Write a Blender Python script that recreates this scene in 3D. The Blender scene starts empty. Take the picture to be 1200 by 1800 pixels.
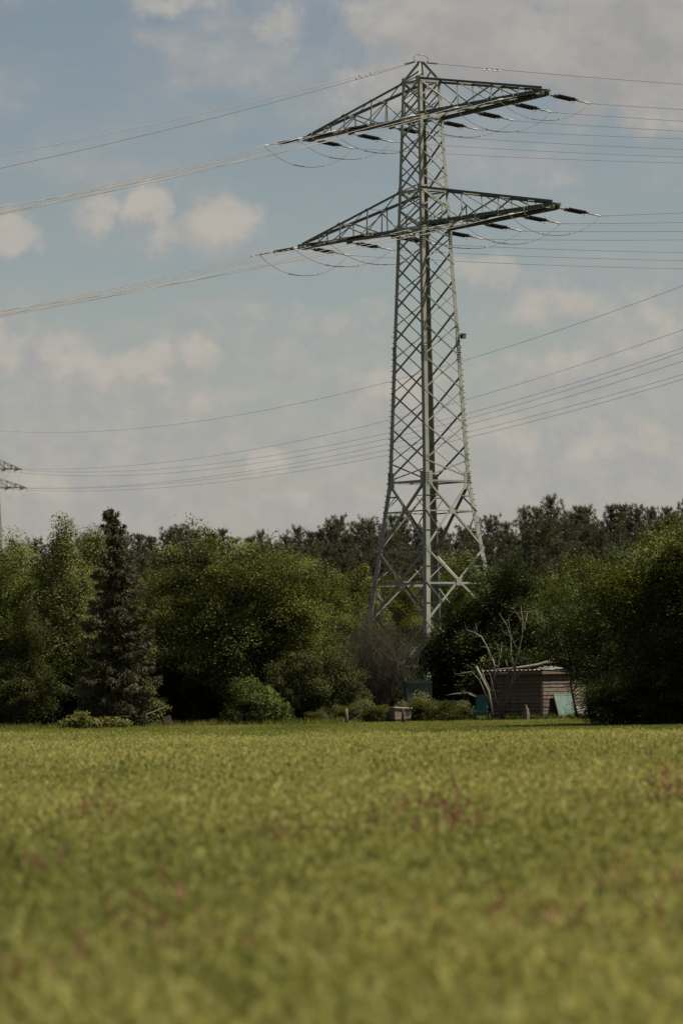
import bpy, math, random
import numpy as np
from mathutils import Vector, Matrix

# ------------------------------------------------------------------ camera, sky, sun, exposure
sc = bpy.context.scene
F_PX = 6750.0                        # focal length in photo pixels (photo 1200 x 1800)
CAMZ = 1.8
PITCH = math.atan(300 / F_PX)
ROLL = math.radians(1.1)
FW = Vector((0, math.cos(PITCH), math.sin(PITCH)))
_r0 = Vector((1, 0, 0)); _u0 = Vector((0, -math.sin(PITCH), math.cos(PITCH)))
RT = _r0 * math.cos(ROLL) - _u0 * math.sin(ROLL)
UP = _u0 * math.cos(ROLL) + _r0 * math.sin(ROLL)
cam = bpy.data.cameras.new('camera'); cam_o = bpy.data.objects.new('camera', cam)
sc.collection.objects.link(cam_o); sc.camera = cam_o
cam.sensor_width = 36; cam.sensor_fit = 'AUTO'; cam.lens = F_PX / 1800 * 36
cam.clip_start = 0.5; cam.clip_end = 9000
cam_o.matrix_world = Matrix(((RT.x, UP.x, -FW.x, 0), (RT.y, UP.y, -FW.y, 0), (RT.z, UP.z, -FW.z, CAMZ), (0, 0, 0, 1)))
cam.dof.use_dof = True; cam.dof.focus_distance = 195; cam.dof.aperture_fstop = 1.9

SUN_AZ, SUN_EL = -5.0, 57.0           # azimuth from +X towards +Y, elevation
SUN_STRENGTH, SKY_STRENGTH, EXPOSURE = 4.6, 0.053, 0.5
sun = bpy.data.lights.new('sun', 'SUN'); sun.energy = SUN_STRENGTH; sun.angle = math.radians(0.5); sun.color = (1.0, 0.93, 0.80)
sun_o = bpy.data.objects.new('sun', sun); sc.collection.objects.link(sun_o)
_a, _e = math.radians(SUN_AZ), math.radians(SUN_EL)
to_sun = Vector((math.cos(_a) * math.cos(_e), math.sin(_a) * math.cos(_e), math.sin(_e)))
sun_o.rotation_euler = to_sun.to_track_quat('Z', 'Y').to_euler(); sun_o.location = (40, 60, 80)
vs = sc.view_settings
vs.view_transform = 'Standard'; vs.look = 'None'; vs.exposure = EXPOSURE; vs.gamma = 1.0; vs.use_curve_mapping = False

def ray(x, y):
    return FW + RT * ((x - 600) / F_PX) - UP * ((y - 900) / F_PX)
def at(x, y, d):
    r = ray(x, y); return Vector((0, 0, CAMZ)) + r * (d / r.y)
def proj(p):
    v = Vector(p) - Vector((0, 0, CAMZ)); w = v.dot(FW)
    return 600 + F_PX * v.dot(RT) / w, 900 - F_PX * v.dot(UP) / w
def gx(x, d, z=0.0):
    X = 0.0
    for _ in range(3):
        X += (x - proj((X, d, z))[0]) * d / F_PX
    return X
def ppm(d):
    return F_PX / d

class NT:
    """small helper round a node tree"""
    def __init__(s, tree): s.t = tree; s.t.nodes.clear()
    def n(s, typ, **kw):
        nd = s.t.nodes.new(typ)
        for k, v in kw.items(): setattr(nd, k, v)
        return nd
    def l(s, a, b): s.t.links.new(a, b)
    def put(s, sock, v):
        if hasattr(v, 'is_output'): s.l(v, sock)
        else: sock.default_value = v
    def math(s, op, a, b=None, c=None, clamp=False):
        m = s.n('ShaderNodeMath', operation=op, use_clamp=clamp)
        s.put(m.inputs[0], a)
        if b is not None: s.put(m.inputs[1], b)
        if c is not None: s.put(m.inputs[2], c)
        return m.outputs[0]
    def mix(s, fac, a, b, blend='MIX'):
        m = s.n('ShaderNodeMix', data_type='RGBA', blend_type=blend)
        s.put(m.inputs[0], fac)
        for sock, v in ((m.inputs[6], a), (m.inputs[7], b)):
            s.put(sock, v if hasattr(v, 'is_output') or len(v) == 4 else (*v, 1))
        return m.outputs[2]
    def ss(s, v, lo, hi, a=0.0, b=1.0):
        m = s.n('ShaderNodeMapRange', interpolation_type='SMOOTHSTEP')
        s.put(m.inputs[0], v); m.inputs[1].default_value = lo; m.inputs[2].default_value = hi
        m.inputs[3].default_value = a; m.inputs[4].default_value = b
        return m.outputs[0]
    def noise(s, vec, scale, detail=4, rough=0.55, dist=0.0):
        m = s.n('ShaderNodeTexNoise'); m.inputs['Scale'].default_value = scale; m.inputs['Detail'].default_value = detail
        m.inputs['Roughness'].default_value = rough; m.inputs['Distortion'].default_value = dist
        if vec is not None: s.l(vec, m.inputs['Vector'])
        return m.outputs[0]

world = bpy.data.worlds.new('World'); sc.world = world; world.use_nodes = True
w = NT(world.node_tree)
sky = w.n('ShaderNodeTexSky', sky_type='NISHITA', sun_disc=False)
sky.sun_elevation = math.radians(SUN_EL); sky.sun_rotation = math.radians(90 - SUN_AZ)
sky.air_density = 1.0; sky.dust_density = 0.6; sky.ozone_density = 1.6
tc = w.n('ShaderNodeTexCoord'); sep = w.n('ShaderNodeSeparateXYZ'); w.l(tc.outputs['Generated'], sep.inputs[0])
az = w.math('ARCTAN2', sep.outputs[0], sep.outputs[1]); el = w.math('ARCSINE', sep.outputs[2])
ae = w.n('ShaderNodeCombineXYZ'); w.l(az, ae.inputs[0]); w.l(el, ae.inputs[1])
def azel(x, y):
    r = ray(x, y).normalized(); return math.atan2(r.x, r.y), math.asin(r.z)
# warped coordinates give the clouds ragged rims
wn = w.n('ShaderNodeTexNoise'); wn.inputs['Scale'].default_value = 75; wn.inputs['Detail'].default_value = 4; wn.inputs['Roughness'].default_value = 0.62
w.l(ae.outputs[0], wn.inputs['Vector'])
wv = w.n('ShaderNodeVectorMath', operation='MULTIPLY_ADD'); w.l(wn.outputs['Color'], wv.inputs[0])
wv.inputs[1].default_value = (0.016, 0.013, 0); w.l(ae.outputs[0], wv.inputs[2])
wo = w.n('ShaderNodeVectorMath', operation='SUBTRACT'); w.l(wv.outputs[0], wo.inputs[0]); wo.inputs[1].default_value = (0.008, 0.0065, 0)
WARP = wo.outputs[0]
CLOUDS = [  # x, y, half width, half height in photo pixels, weight
    (930, 85, 360, 105, .80), (1110, 50, 260, 200, .85), (800, 40, 260, 85, .70), (690, 150, 190, 80, .48), (1160, 190, 170, 80, .5),
    (500, 45, 70, 50, .42), (300, 8, 110, 40, .45), (285, 70, 70, 45, .25),
    (385, 398, 92, 66, .74), (258, 368, 56, 52, .66), (175, 392, 58, 62, .50), (300, 415, 130, 46, .40), (15, 410, 66, 52, .60),
    (210, 650, 185, 52, .62), (345, 632, 62, 62, .62), (-10, 612, 70, 62, .62), (110, 620, 70, 40, .4),
    (850, 480, 95, 42, .48), (980, 545, 150, 65, .50), (1130, 590, 120, 90, .42), (1075, 785, 140, 48, .52), (885, 765, 75, 60, .5),
    (700, 690, 120, 70, .50), (465, 805, 60, 40, .5), (60, 855, 80, 30, .5), (560, 560, 190, 45, .30), (330, 700, 160, 40, .4),
    (960, 650, 200, 50, .35), (1000, 310, 60, 40, .25), (500, 870, 120, 30, .35),
]
def cloud_field(coord):
    tot = None
    for cx, cy, rx, ry, wt in CLOUDS:
        a0, e0 = azel(cx, cy)
        d = w.n('ShaderNodeVectorMath', operation='SUBTRACT'); w.l(coord, d.inputs[0]); d.inputs[1].default_value = (a0, e0, 0)
        m = w.n('ShaderNodeVectorMath', operation='MULTIPLY'); w.l(d.outputs[0], m.inputs[0]); m.inputs[1].default_value = (F_PX / rx, F_PX / ry, 0)
        ln = w.n('ShaderNodeVectorMath', operation='LENGTH'); w.l(m.outputs[0], ln.inputs[0])
        g = w.ss(ln.outputs['Value'], 1.35, 0.15, 0.0, wt)
        tot = g if tot is None else w.math('MAXIMUM', tot, g)
    return tot
st = w.n('ShaderNodeVectorMath', operation='MULTIPLY'); w.l(ae.outputs[0], st.inputs[0]); st.inputs[1].default_value = (1.0, 2.1, 1)
fine = w.noise(ae.outputs[0], 115, 6, 0.6)
broad = w.noise(st.outputs[0], 20, 6, 0.58)
blob = cloud_field(WARP)
dens = w.math('ADD', w.math('MULTIPLY', blob, 0.9), w.math('MULTIPLY', w.math('SUBTRACT', fine, 0.5), 0.75))
sh = w.n('ShaderNodeVectorMath', operation='ADD'); w.l(ae.outputs[0], sh.inputs[0]); sh.inputs[1].default_value = (0.0035, 0.0060, 0)
sh2 = w.n('ShaderNodeVectorMath', operation='ADD'); w.l(WARP, sh2.inputs[0]); sh2.inputs[1].default_value = (0.0035, 0.0060, 0)
dens_s = w.math('ADD', w.math('MULTIPLY', cloud_field(sh2.outputs[0]), 0.9), w.math('MULTIPLY', w.math('SUBTRACT', w.noise(sh.outputs[0], 115, 6, 0.6), 0.5), 0.75))
relief = w.ss(w.math('SUBTRACT', dens, dens_s), -0.22, 0.26)      # brighter on the side turned to the sun
puff = w.ss(dens, 0.10, 0.56)
low = w.ss(el, 0.115, 0.045)                       # thin layer cloud thickens towards the horizon
veil = w.math('MULTIPLY', w.ss(w.math('ADD', broad, w.math('MULTIPLY', low, 0.22)), 0.40, 0.76), 0.82)
shade = w.noise(st.outputs[0], 42, 5, 0.6)
lit = w.mix(w.math('ADD', w.math('MULTIPLY', w.ss(shade, 0.36, 0.64), 0.35), w.math('MULTIPLY', relief, 0.65)), (5.0, 4.8, 4.65), (6.85, 6.25, 5.45))
a0, e0 = azel(960, 70)
bd = w.n('ShaderNodeVectorMath', operation='SUBTRACT'); w.l(ae.outputs[0], bd.inputs[0]); bd.inputs[1].default_value = (a0, e0, 0)
bm_ = w.n('ShaderNodeVectorMath', operation='MULTIPLY'); w.l(bd.outputs[0], bm_.inputs[0]); bm_.inputs[1].default_value = (F_PX / 420, F_PX / 190, 0)
bl_ = w.n('ShaderNodeVectorMath', operation='LENGTH'); w.l(bm_.outputs[0], bl_.inputs[0])
lit = w.mix(w.ss(bl_.outputs['Value'], 1.2, 0.4, 0.0, 0.85), lit, w.mix(w.math('ADD', w.math('MULTIPLY', w.ss(shade, 0.40, 0.70), 0.5), w.math('MULTIPLY', relief, 0.5)), (4.5, 4.3, 4.15), (6.2, 5.7, 5.15)))   # the thick bank is greyer
veilc = w.mix(w.ss(fine, 0.35, 0.7), (4.85, 4.8, 4.85), (5.75, 5.5, 5.15))
skyc = w.mix(1.0, sky.outputs[0], (1.13, 0.975, 0.83), 'MULTIPLY')
c1 = w.mix(veil, skyc, veilc)
c2 = w.mix(w.math('MULTIPLY', puff, 0.82), c1, lit)
bg = w.n('ShaderNodeBackground'); w.l(c2, bg.inputs[0]); bg.inputs[1].default_value = SKY_STRENGTH
ow = w.n('ShaderNodeOutputWorld'); w.l(bg.outputs[0], ow.inputs[0])

# ------------------------------------------------------------------ helpers
C = sc.collection
def link(o, parent=None):
    C.objects.link(o)
    if parent is not None: o.parent = parent
    return o
def tag(o, label=None, cat=None, group=None, kind=None):
    for k, v in (('label', label), ('category', cat), ('group', group), ('kind', kind)):
        if v: o[k] = v
    return o
def empty(name, loc=(0, 0, 0), rz=0.0, parent=None):
    o = bpy.data.objects.new(name, None); o.location = loc; o.rotation_euler = (0, 0, rz); o.empty_display_size = 0.2
    return link(o, parent)
def mesh_obj(name, me, mat=None, parent=None):
    if mat is not None and not me.materials: me.materials.append(mat)
    return link(bpy.data.objects.new(name, me), parent)

def mesh_np(name, V, faces, tint=None, smooth=False):
    """faces: list of int arrays (n,k)"""
    me = bpy.data.meshes.new(name)
    V = np.asarray(V, dtype=np.float32)
    faces = [np.asarray(f, dtype=np.int32) for f in faces if len(f)]
    loops = np.concatenate([f.ravel() for f in faces])
    sizes = np.concatenate([np.full(len(f), f.shape[1], dtype=np.int32) for f in faces])
    starts = np.concatenate([[0], np.cumsum(sizes)[:-1]]).astype(np.int32)
    me.vertices.add(len(V)); me.vertices.foreach_set('co', V.ravel())
    me.loops.add(len(loops)); me.loops.foreach_set('vertex_index', loops)
    me.polygons.add(len(sizes)); me.polygons.foreach_set('loop_start', starts)
    if smooth: me.polygons.foreach_set('use_smooth', np.ones(len(sizes), dtype=bool))
    if tint is not None:
        at_ = me.attributes.new('tint', 'FLOAT', 'FACE'); at_.data.foreach_set('value', np.asarray(tint, dtype=np.float32))
    me.update(calc_edges=True)
    return me

class MB:
    """collects boxes, tubes and lathes into one mesh"""
    def __init__(s): s.v = []; s.f = []
    def box(s, c, size, M=None, taper=1.0):
        b = len(s.v); hx, hy, hz = size[0] / 2, size[1] / 2, size[2] / 2
        for z, k in ((-hz, 1.0), (hz, taper)):
            for x, y in ((-hx, -hy), (hx, -hy), (hx, hy), (-hx, hy)):
                p = Vector((x * k, y * k, z))
                if M is not None: p = M @ p
                s.v.append(tuple(p + Vector(c)))
        s.f += [(b, b + 3, b + 2, b + 1), (b + 4, b + 5, b + 6, b + 7)] + [(b + i, b + (i + 1) % 4, b + 4 + (i + 1) % 4, b + 4 + i) for i in range(4)]
        return s
    def tube(s, pts, rad, sides=6, caps=True):
        pts = [Vector(p) for p in pts]; n = len(pts)
        rads = rad if hasattr(rad, '__len__') else [rad] * n
        b = len(s.v); prev = None
        for i, p in enumerate(pts):
            t = (pts[min(i + 1, n - 1)] - pts[max(i - 1, 0)]); t = t.normalized() if t.length > 1e-9 else Vector((0, 0, 1))
            if prev is None:
                u = t.orthogonal().normalized()
            else:
                u = prev - t * prev.dot(t); u = u.normalized() if u.length > 1e-6 else t.orthogonal().normalized()
            prev = u; v = t.cross(u)
            for k in range(sides):
                a = 2 * math.pi * k / sides
                s.v.append(tuple(p + (u * math.cos(a) + v * math.sin(a)) * rads[i]))
        for i in range(n - 1):
            for k in range(sides):
                k2 = (k + 1) % sides
                s.f.append((b + i * sides + k, b + i * sides + k2, b + (i + 1) * sides + k2, b + (i + 1) * sides + k))
        if caps:
            s.f.append(tuple(b + k for k in reversed(range(sides)))); s.f.append(tuple(b + (n - 1) * sides + k for k in range(sides)))
        return s
    def lathe(s, prof, sides=8, M=None):
        b = len(s.v)
        for r, z in prof:
            for k in range(sides):
                a = 2 * math.pi * k / sides
                p = Vector((r * math.cos(a), r * math.sin(a), z))
                s.v.append(tuple(M @ p if M is not None else p))
        for i in range(len(prof) - 1):
            for k in range(sides):
                k2 = (k + 1) % sides
                s.f.append((b + i * sides + k, b + i * sides + k2, b + (i + 1) * sides + k2, b + (i + 1) * sides + k))
        s.f.append(tuple(b + k for k in reversed(range(sides)))); s.f.append(tuple(b + (len(prof) - 1) * sides + k for k in range(sides)))
        return s
    def mesh(s, name, smooth=False):
        me = bpy.data.meshes.new(name); me.from_pydata(s.v, [], s.f); me.update()
        if smooth: me.polygons.foreach_set('use_smooth', [True] * len(me.polygons))
        return me
    def obj(s, name, mat, parent=None, smooth=False):
        return mesh_obj(name, s.mesh(name, smooth), mat, parent)

# ------------------------------------------------------------------ materials
def material(name):
    m = bpy.data.materials.new(name); m.use_nodes = True
    t = NT(m.node_tree); o = t.n('ShaderNodeOutputMaterial')
    return m, t, o
def surf(name, c1, c2, scale=3.0, rough=0.7, metal=0.0, bump=0.0, bscale=None, spec=0.3, stretch=None, dirt=None):
    m, t, o = material(name)
    tc = t.n('ShaderNodeTexCoord'); vec = tc.outputs['Object']
    if stretch:
        mp = t.n('ShaderNodeVectorMath', operation='MULTIPLY'); t.l(vec, mp.inputs[0]); mp.inputs[1].default_value = stretch; vec = mp.outputs[0]
    fac = t.ss(t.noise(vec, scale, 6, 0.65), 0.32, 0.68)
    col = t.mix(fac, c1, c2)
    if dirt:
        col = t.mix(t.ss(t.noise(vec, scale * 0.37 + 0.11, 5, 0.7), 0.52, 0.72), col, dirt)
    p = t.n('ShaderNodeBsdfPrincipled'); t.l(col, p.inputs['Base Color'])
    p.inputs['Roughness'].default_value = rough; p.inputs['Metallic'].default_value = metal; p.inputs['Specular IOR Level'].default_value = spec
    if bump:
        b = t.n('ShaderNodeBump'); b.inputs['Strength'].default_value = bump; t.l(t.noise(vec, bscale or scale * 6, 5, 0.7), b.inputs['Height']); t.l(b.outputs[0], p.inputs['Normal'])
    t.l(p.outputs[0], o.inputs[0])
    return m
def leaf_mat(name, dark, light, transl=0.30, gloss=0.015, instancer=False, third=None):
    m, t, o = material(name)
    a = t.n('ShaderNodeAttribute', attribute_name='tint')
    oi = t.n('ShaderNodeObjectInfo')
    fac = a.outputs['Fac']
    if instancer:
        ai = t.n('ShaderNodeAttribute', attribute_name='patch'); ai.attribute_type = 'INSTANCER'
        fac = t.math('ADD', ai.outputs['Fac'], t.math('MULTIPLY', t.math('SUBTRACT', a.outputs['Fac'], 0.5), 0.55))
    col = t.mix(t.math('MINIMUM', t.math('MAXIMUM', fac, 0.0), 1.0), dark, light)
    if third is not None:
        col = t.mix(t.ss(fac, 1.3, 1.9), col, third)
    d = t.n('ShaderNodeBsdfDiffuse'); t.l(col, d.inputs[0])
    tr = t.n('ShaderNodeBsdfTranslucent'); t.l(t.mix(1.0, col, (1.12, 1.08, 0.65), 'MULTIPLY'), tr.inputs[0])
    mx = t.n('ShaderNodeMixShader'); mx.inputs[0].default_value = transl; t.l(d.outputs[0], mx.inputs[1]); t.l(tr.outputs[0], mx.inputs[2])
    g = t.n('ShaderNodeBsdfGlossy'); g.inputs['Roughness'].default_value = 0.6; g.inputs[0].default_value = (0.8, 0.8, 0.8, 1)
    m2 = t.n('ShaderNodeMixShader'); m2.inputs[0].default_value = gloss; t.l(mx.outputs[0], m2.inputs[1]); t.l(g.outputs[0], m2.inputs[2])
    t.l(m2.outputs[0], o.inputs[0])
    return m

def steel_mat():
    m, t, o = material('painted_steel')
    g = t.n('ShaderNodeNewGeometry'); v = g.outputs['Position']; oi = t.n('ShaderNodeObjectInfo')
    c = t.mix(t.ss(t.noise(v, 1.3, 6, 0.65), 0.3, 0.7), (0.20, 0.203, 0.163), (0.29, 0.285, 0.23))
    c = t.mix(t.math('MULTIPLY', oi.outputs['Random'], 0.45), c, (0.17, 0.18, 0.148))
    st_ = t.n('ShaderNodeVectorMath', operation='MULTIPLY'); t.l(v, st_.inputs[0]); st_.inputs[1].default_value = (1, 1, 0.22)
    c = t.mix(t.ss(t.noise(st_.outputs[0], 5.5, 5, 0.7), 0.60, 0.78), c, (0.15, 0.115, 0.08))
    p = t.n('ShaderNodeBsdfPrincipled'); t.l(c, p.inputs['Base Color']); p.inputs['Roughness'].default_value = 0.65; p.inputs['Specular IOR Level'].default_value = 0.3
    t.l(p.outputs[0], o.inputs[0]); return m
STEEL = steel_mat()
STEEL_D = surf('weathered_green_steel', (0.055, 0.064, 0.054), (0.085, 0.094, 0.078), 1.6, 0.6, 0.0, spec=0.35)
PORC = surf('brown_glaze', (0.014, 0.011, 0.010), (0.028, 0.020, 0.017), 5, 0.6, spec=0.12)
ALU = surf('aluminium_wire', (0.30, 0.275, 0.25), (0.36, 0.33, 0.30), 3, 0.75, 0.0)
WIRE_D = surf('shaded_wire', (0.13, 0.115, 0.115), (0.19, 0.17, 0.165), 3, 0.6, 0.1)  # same kind of conductor as ALU, its unlit look put into a darker colour
GALV = surf('bright_fitting', (0.42, 0.41, 0.39), (0.5, 0.49, 0.47), 4, 0.5, 0.1)
BARK = surf('bark', (0.035, 0.028, 0.02), (0.075, 0.06, 0.045), 4, 0.9, bump=0.4, stretch=(3, 3, 0.6))
BARK_P = surf('pine_bark', (0.09, 0.055, 0.035), (0.14, 0.085, 0.05), 4, 0.9, bump=0.4, stretch=(3, 3, 0.6))
BARK_B = surf('birch_bark', (0.30, 0.28, 0.24), (0.12, 0.10, 0.085), 3, 0.85, bump=0.2, stretch=(1, 1, 2.5))
DEADW = surf('dead_wood', (0.33, 0.29, 0.24), (0.17, 0.142, 0.115), 3, 0.85, bump=0.2, stretch=(2, 2, 0.5))
TWIG = surf('brown_twig', (0.068, 0.059, 0.039), (0.118, 0.102, 0.068), 2, 0.9)
L_MAPLE = leaf_mat('maple_leaves', (0.0168, 0.0241, 0.0056), (0.1570, 0.1745, 0.0456), 0.16, 0.008)
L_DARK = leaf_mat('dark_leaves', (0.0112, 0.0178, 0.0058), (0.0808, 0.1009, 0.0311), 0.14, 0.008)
L_BRIGHT = leaf_mat('bright_leaves', (0.0370, 0.0537, 0.0119), (0.1704, 0.1976, 0.0516), 0.22, 0.008)
L_BIRCH = leaf_mat('birch_leaves', (0.0696, 0.0814, 0.0213), (0.2151, 0.2203, 0.0727), 0.26, 0.008)
L_PALE = leaf_mat('pale_yellow_leaves', (0.0926, 0.1019, 0.0291), (0.2048, 0.2011, 0.0643), 0.28, 0.005)
L_OLIVE = leaf_mat('olive_leaves', (0.0294, 0.0339, 0.0122), (0.1040, 0.1072, 0.0379), 0.18, 0.005)
L_SPRUCE = leaf_mat('spruce_needles', (0.034, 0.034, 0.020), (0.135, 0.124, 0.072), 0.06, 0.0, third=(0.16, 0.10, 0.06))
L_PINE = leaf_mat('pine_needles', (0.0512, 0.0561, 0.0319), (0.1339, 0.1311, 0.0736), 0.10, 0.0, third=(0.10, 0.065, 0.04))
L_BRAMBLE = leaf_mat('bramble_leaves', (0.055, 0.062, 0.018), (0.13, 0.13, 0.036), 0.28)
GRASS = leaf_mat('meadow_grass_blades', (0.108, 0.136, 0.028), (0.372, 0.352, 0.128), 0.40, 0.0, instancer=True, third=(0.27, 0.14, 0.10))
GRASS_G = leaf_mat('green_grass_blades', (0.072, 0.096, 0.020), (0.19, 0.188, 0.054), 0.36, 0.0, instancer=True)

def ground_mat():
    m, t, o = material('grassland')
    tc = t.n('ShaderNodeTexCoord'); v = tc.outputs['Object']
    n1 = t.noise(v, 0.35, 5, 0.6); n2 = t.noise(v, 6.0, 5, 0.7)
    c = t.mix(t.ss(n1, 0.35, 0.65), (0.085, 0.090, 0.020), (0.13, 0.120, 0.034))
    c = t.mix(t.ss(n2, 0.3, 0.7), c, (0.075, 0.072, 0.028))
    p = t.n('ShaderNodeBsdfPrincipled'); t.l(c, p.inputs['Base Color']); p.inputs['Roughness'].default_value = 0.95; p.inputs['Specular IOR Level'].default_value = 0.0
    b = t.n('ShaderNodeBump'); b.inputs['Strength'].default_value = 0.6; b.inputs['Distance'].default_value = 0.1; t.l(n2, b.inputs['Height']); t.l(b.outputs[0], p.inputs['Normal'])
    t.l(p.outputs[0], o.inputs[0])
    return m
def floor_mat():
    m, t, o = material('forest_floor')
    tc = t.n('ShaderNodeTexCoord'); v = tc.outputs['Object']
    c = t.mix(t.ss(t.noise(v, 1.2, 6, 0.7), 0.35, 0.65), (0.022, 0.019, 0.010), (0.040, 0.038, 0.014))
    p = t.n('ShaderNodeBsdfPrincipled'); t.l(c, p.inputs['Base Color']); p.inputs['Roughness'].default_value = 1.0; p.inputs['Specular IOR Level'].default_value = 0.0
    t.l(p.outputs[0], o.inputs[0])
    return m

# ------------------------------------------------------------------ the setting: ground
gm = mesh_np('ground', [(-4000, -40, 0), (4000, -40, 0), (4000, 7000, 0), (-4000, 7000, 0)], [[(0, 1, 2, 3)]])
tag(mesh_obj('ground', gm, ground_mat()), 'flat grassy ground under the meadow and the trees', 'ground', kind='structure')
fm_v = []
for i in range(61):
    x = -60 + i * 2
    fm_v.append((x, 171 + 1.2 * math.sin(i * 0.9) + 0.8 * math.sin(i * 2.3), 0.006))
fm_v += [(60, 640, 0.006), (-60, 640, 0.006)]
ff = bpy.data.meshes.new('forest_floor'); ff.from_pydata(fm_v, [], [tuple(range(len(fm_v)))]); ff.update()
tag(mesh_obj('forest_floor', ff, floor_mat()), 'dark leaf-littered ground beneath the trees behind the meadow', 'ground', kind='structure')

# ------------------------------------------------------------------ lattice pylon builder
def l_profile():
    t = 0.13
    pr = [(0, 0), (1, 0), (1, t), (t, t), (t, 1), (0, 1)]
    v = [(x, y, 0) for x, y in pr] + [(x, y, 1) for x, y in pr]
    f = [(i, (i + 1) % 6, 6 + (i + 1) % 6, 6 + i) for i in range(6)] + [(5, 4, 3, 2, 1, 0), (6, 7, 8, 9, 10, 11)]
    me = bpy.data.meshes.new('steel_angle'); me.from_pydata(v, [], f); me.update(); return me
LM = {}
def lmesh(mat):
    if mat.name not in LM:
        me = l_profile(); me.materials.append(mat); LM[mat.name] = me
    return LM[mat.name]
def bar(name, p, q, wdt, hint, parent, mat, flip=False):
    """one angle section from p to q; hint = direction of the first flange"""
    p = Vector(p); q = Vector(q); z = q - p; ln = z.length; z /= ln
    x = Vector(hint); x = x - z * x.dot(z)
    x = x.normalized() if x.length > 1e-5 else z.orthogonal().normalized()
    y = z.cross(x)
    if flip: x, y = y, -x
    o = bpy.data.objects.new(name, lmesh(mat)); link(o, parent)
    o.matrix_basis = Matrix(((x.x * wdt, y.x * wdt, z.x * ln, p.x), (x.y * wdt, y.y * wdt, z.y * ln, p.y), (x.z * wdt, y.z * wdt, z.z * ln, p.z), (0, 0, 0, 1)))
    return o
PLATE = MB().box((0, 0, 0), (1, 1, 1)).mesh('plate'); PLATE.materials.append(STEEL)
PLATE_D = PLATE.copy(); PLATE_D.materials.clear(); PLATE_D.materials.append(STEEL_D)
def plate(name, c, n, wdt, hgt, thick, parent, up=(0, 0, 1), me=None):
    n = Vector(n).normalized(); u = Vector(up); u = (u - n * u.dot(n)).normalized(); x = u.cross(n)
    o = bpy.data.objects.new(name, me or PLATE); link(o, parent); c = Vector(c)
    o.matrix_basis = Matrix(((x.x * wdt, u.x * hgt, n.x * thick, c.x), (x.y * wdt, u.y * hgt, n.y * thick, c.y), (x.z * wdt, u.z * hgt, n.z * thick, c.z), (0, 0, 0, 1)))
    return o

def stack_mesh():
    prof = [(0.02, 0.0)]
    for i in range(12):
        z = 0.07 + i * 0.1
        prof += [(0.038, z), (0.084, z + 0.02), (0.081, z + 0.04), (0.038, z + 0.065)]
    prof.append((0.02, 1.34))
    me = MB().lathe(prof, 7).mesh('insulator'); me.materials.append(PORC); return me
STACK = stack_mesh()
def fit_mesh(far):
    mb = MB()
    if far:
        mb.box((0, 0, 1.40), (0.50, 0.03, 0.12)); mb.tube([(0, 0, 1.40), (0.05, 0, 1.75), (0, 0, 2.08)], 0.028, 5); mb.tube([(0, 0, 1.40), (-0.05, 0, 1.75), (0, 0, 2.08)], 0.028, 5)
    else:
        mb.box((0, 0, -0.06), (0.50, 0.03, 0.12)); mb.tube([(0, 0, -0.50), (0, 0, -0.03)], 0.03, 5)
    me = mb.mesh('yoke'); me.materials.append(STEEL); return me
YOKES = (fit_mesh(False), fit_mesh(True))
def horn_mesh(z, sg):
    me = MB().tube([(0.1, -0.18, z + 0.08 * sg), (0, -0.14, z), (0, 0, z), (0, 0.16, z - 0.02 * sg), (0, 0.27, z + 0.10 * sg)], 0.012, 4).mesh('arcing_horn'); me.materials.append(GALV); return me
HORNS = (horn_mesh(0.02, 1), horn_mesh(1.32, -1))
CLAMP = MB().tube([(0, 0, 2.04), (0, 0, 2.12), (0, 0, 2.36), (0, 0, 2.44)], [0.025, 0.045, 0.04, 0.02], 6).mesh('clamp'); CLAMP.materials.append(GALV)
STRING_LEN = 2.40

def insulator(p, direction, parent):
    z = Vector(direction).normalized(); x = Vector((0, 0, 1)).cross(z).normalized(); y = z.cross(x)
    p = Vector(p)
    M = Matrix(((x.x, y.x, z.x, 0), (x.y, y.y, z.y, 0), (x.z, y.z, z.z, 0), (0, 0, 0, 1)))
    base = p + z * 0.5
    o = empty('insulator_string', (0, 0, 0), 0, parent); o.matrix_basis = Matrix.Translation(base) @ M
    for sx in (-0.17, 0.17):
        k = link(bpy.data.objects.new('insulator', STACK), o); k.location = (sx, 0, 0)
    for nm, mes in (('yoke', YOKES), ('arcing_horn', HORNS), ('wire_clamp', (CLAMP,))):
        for me in mes: link(bpy.data.objects.new(nm, me), o)
    return base + z * STRING_LEN

def lerp_table(tab, z):
    for (z0, v0), (z1, v1) in zip(tab, tab[1:]):
        if z <= z1: return v0 + (v1 - v0) * (z - z0) / (z1 - z0)
    return tab[-1][1]

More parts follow.
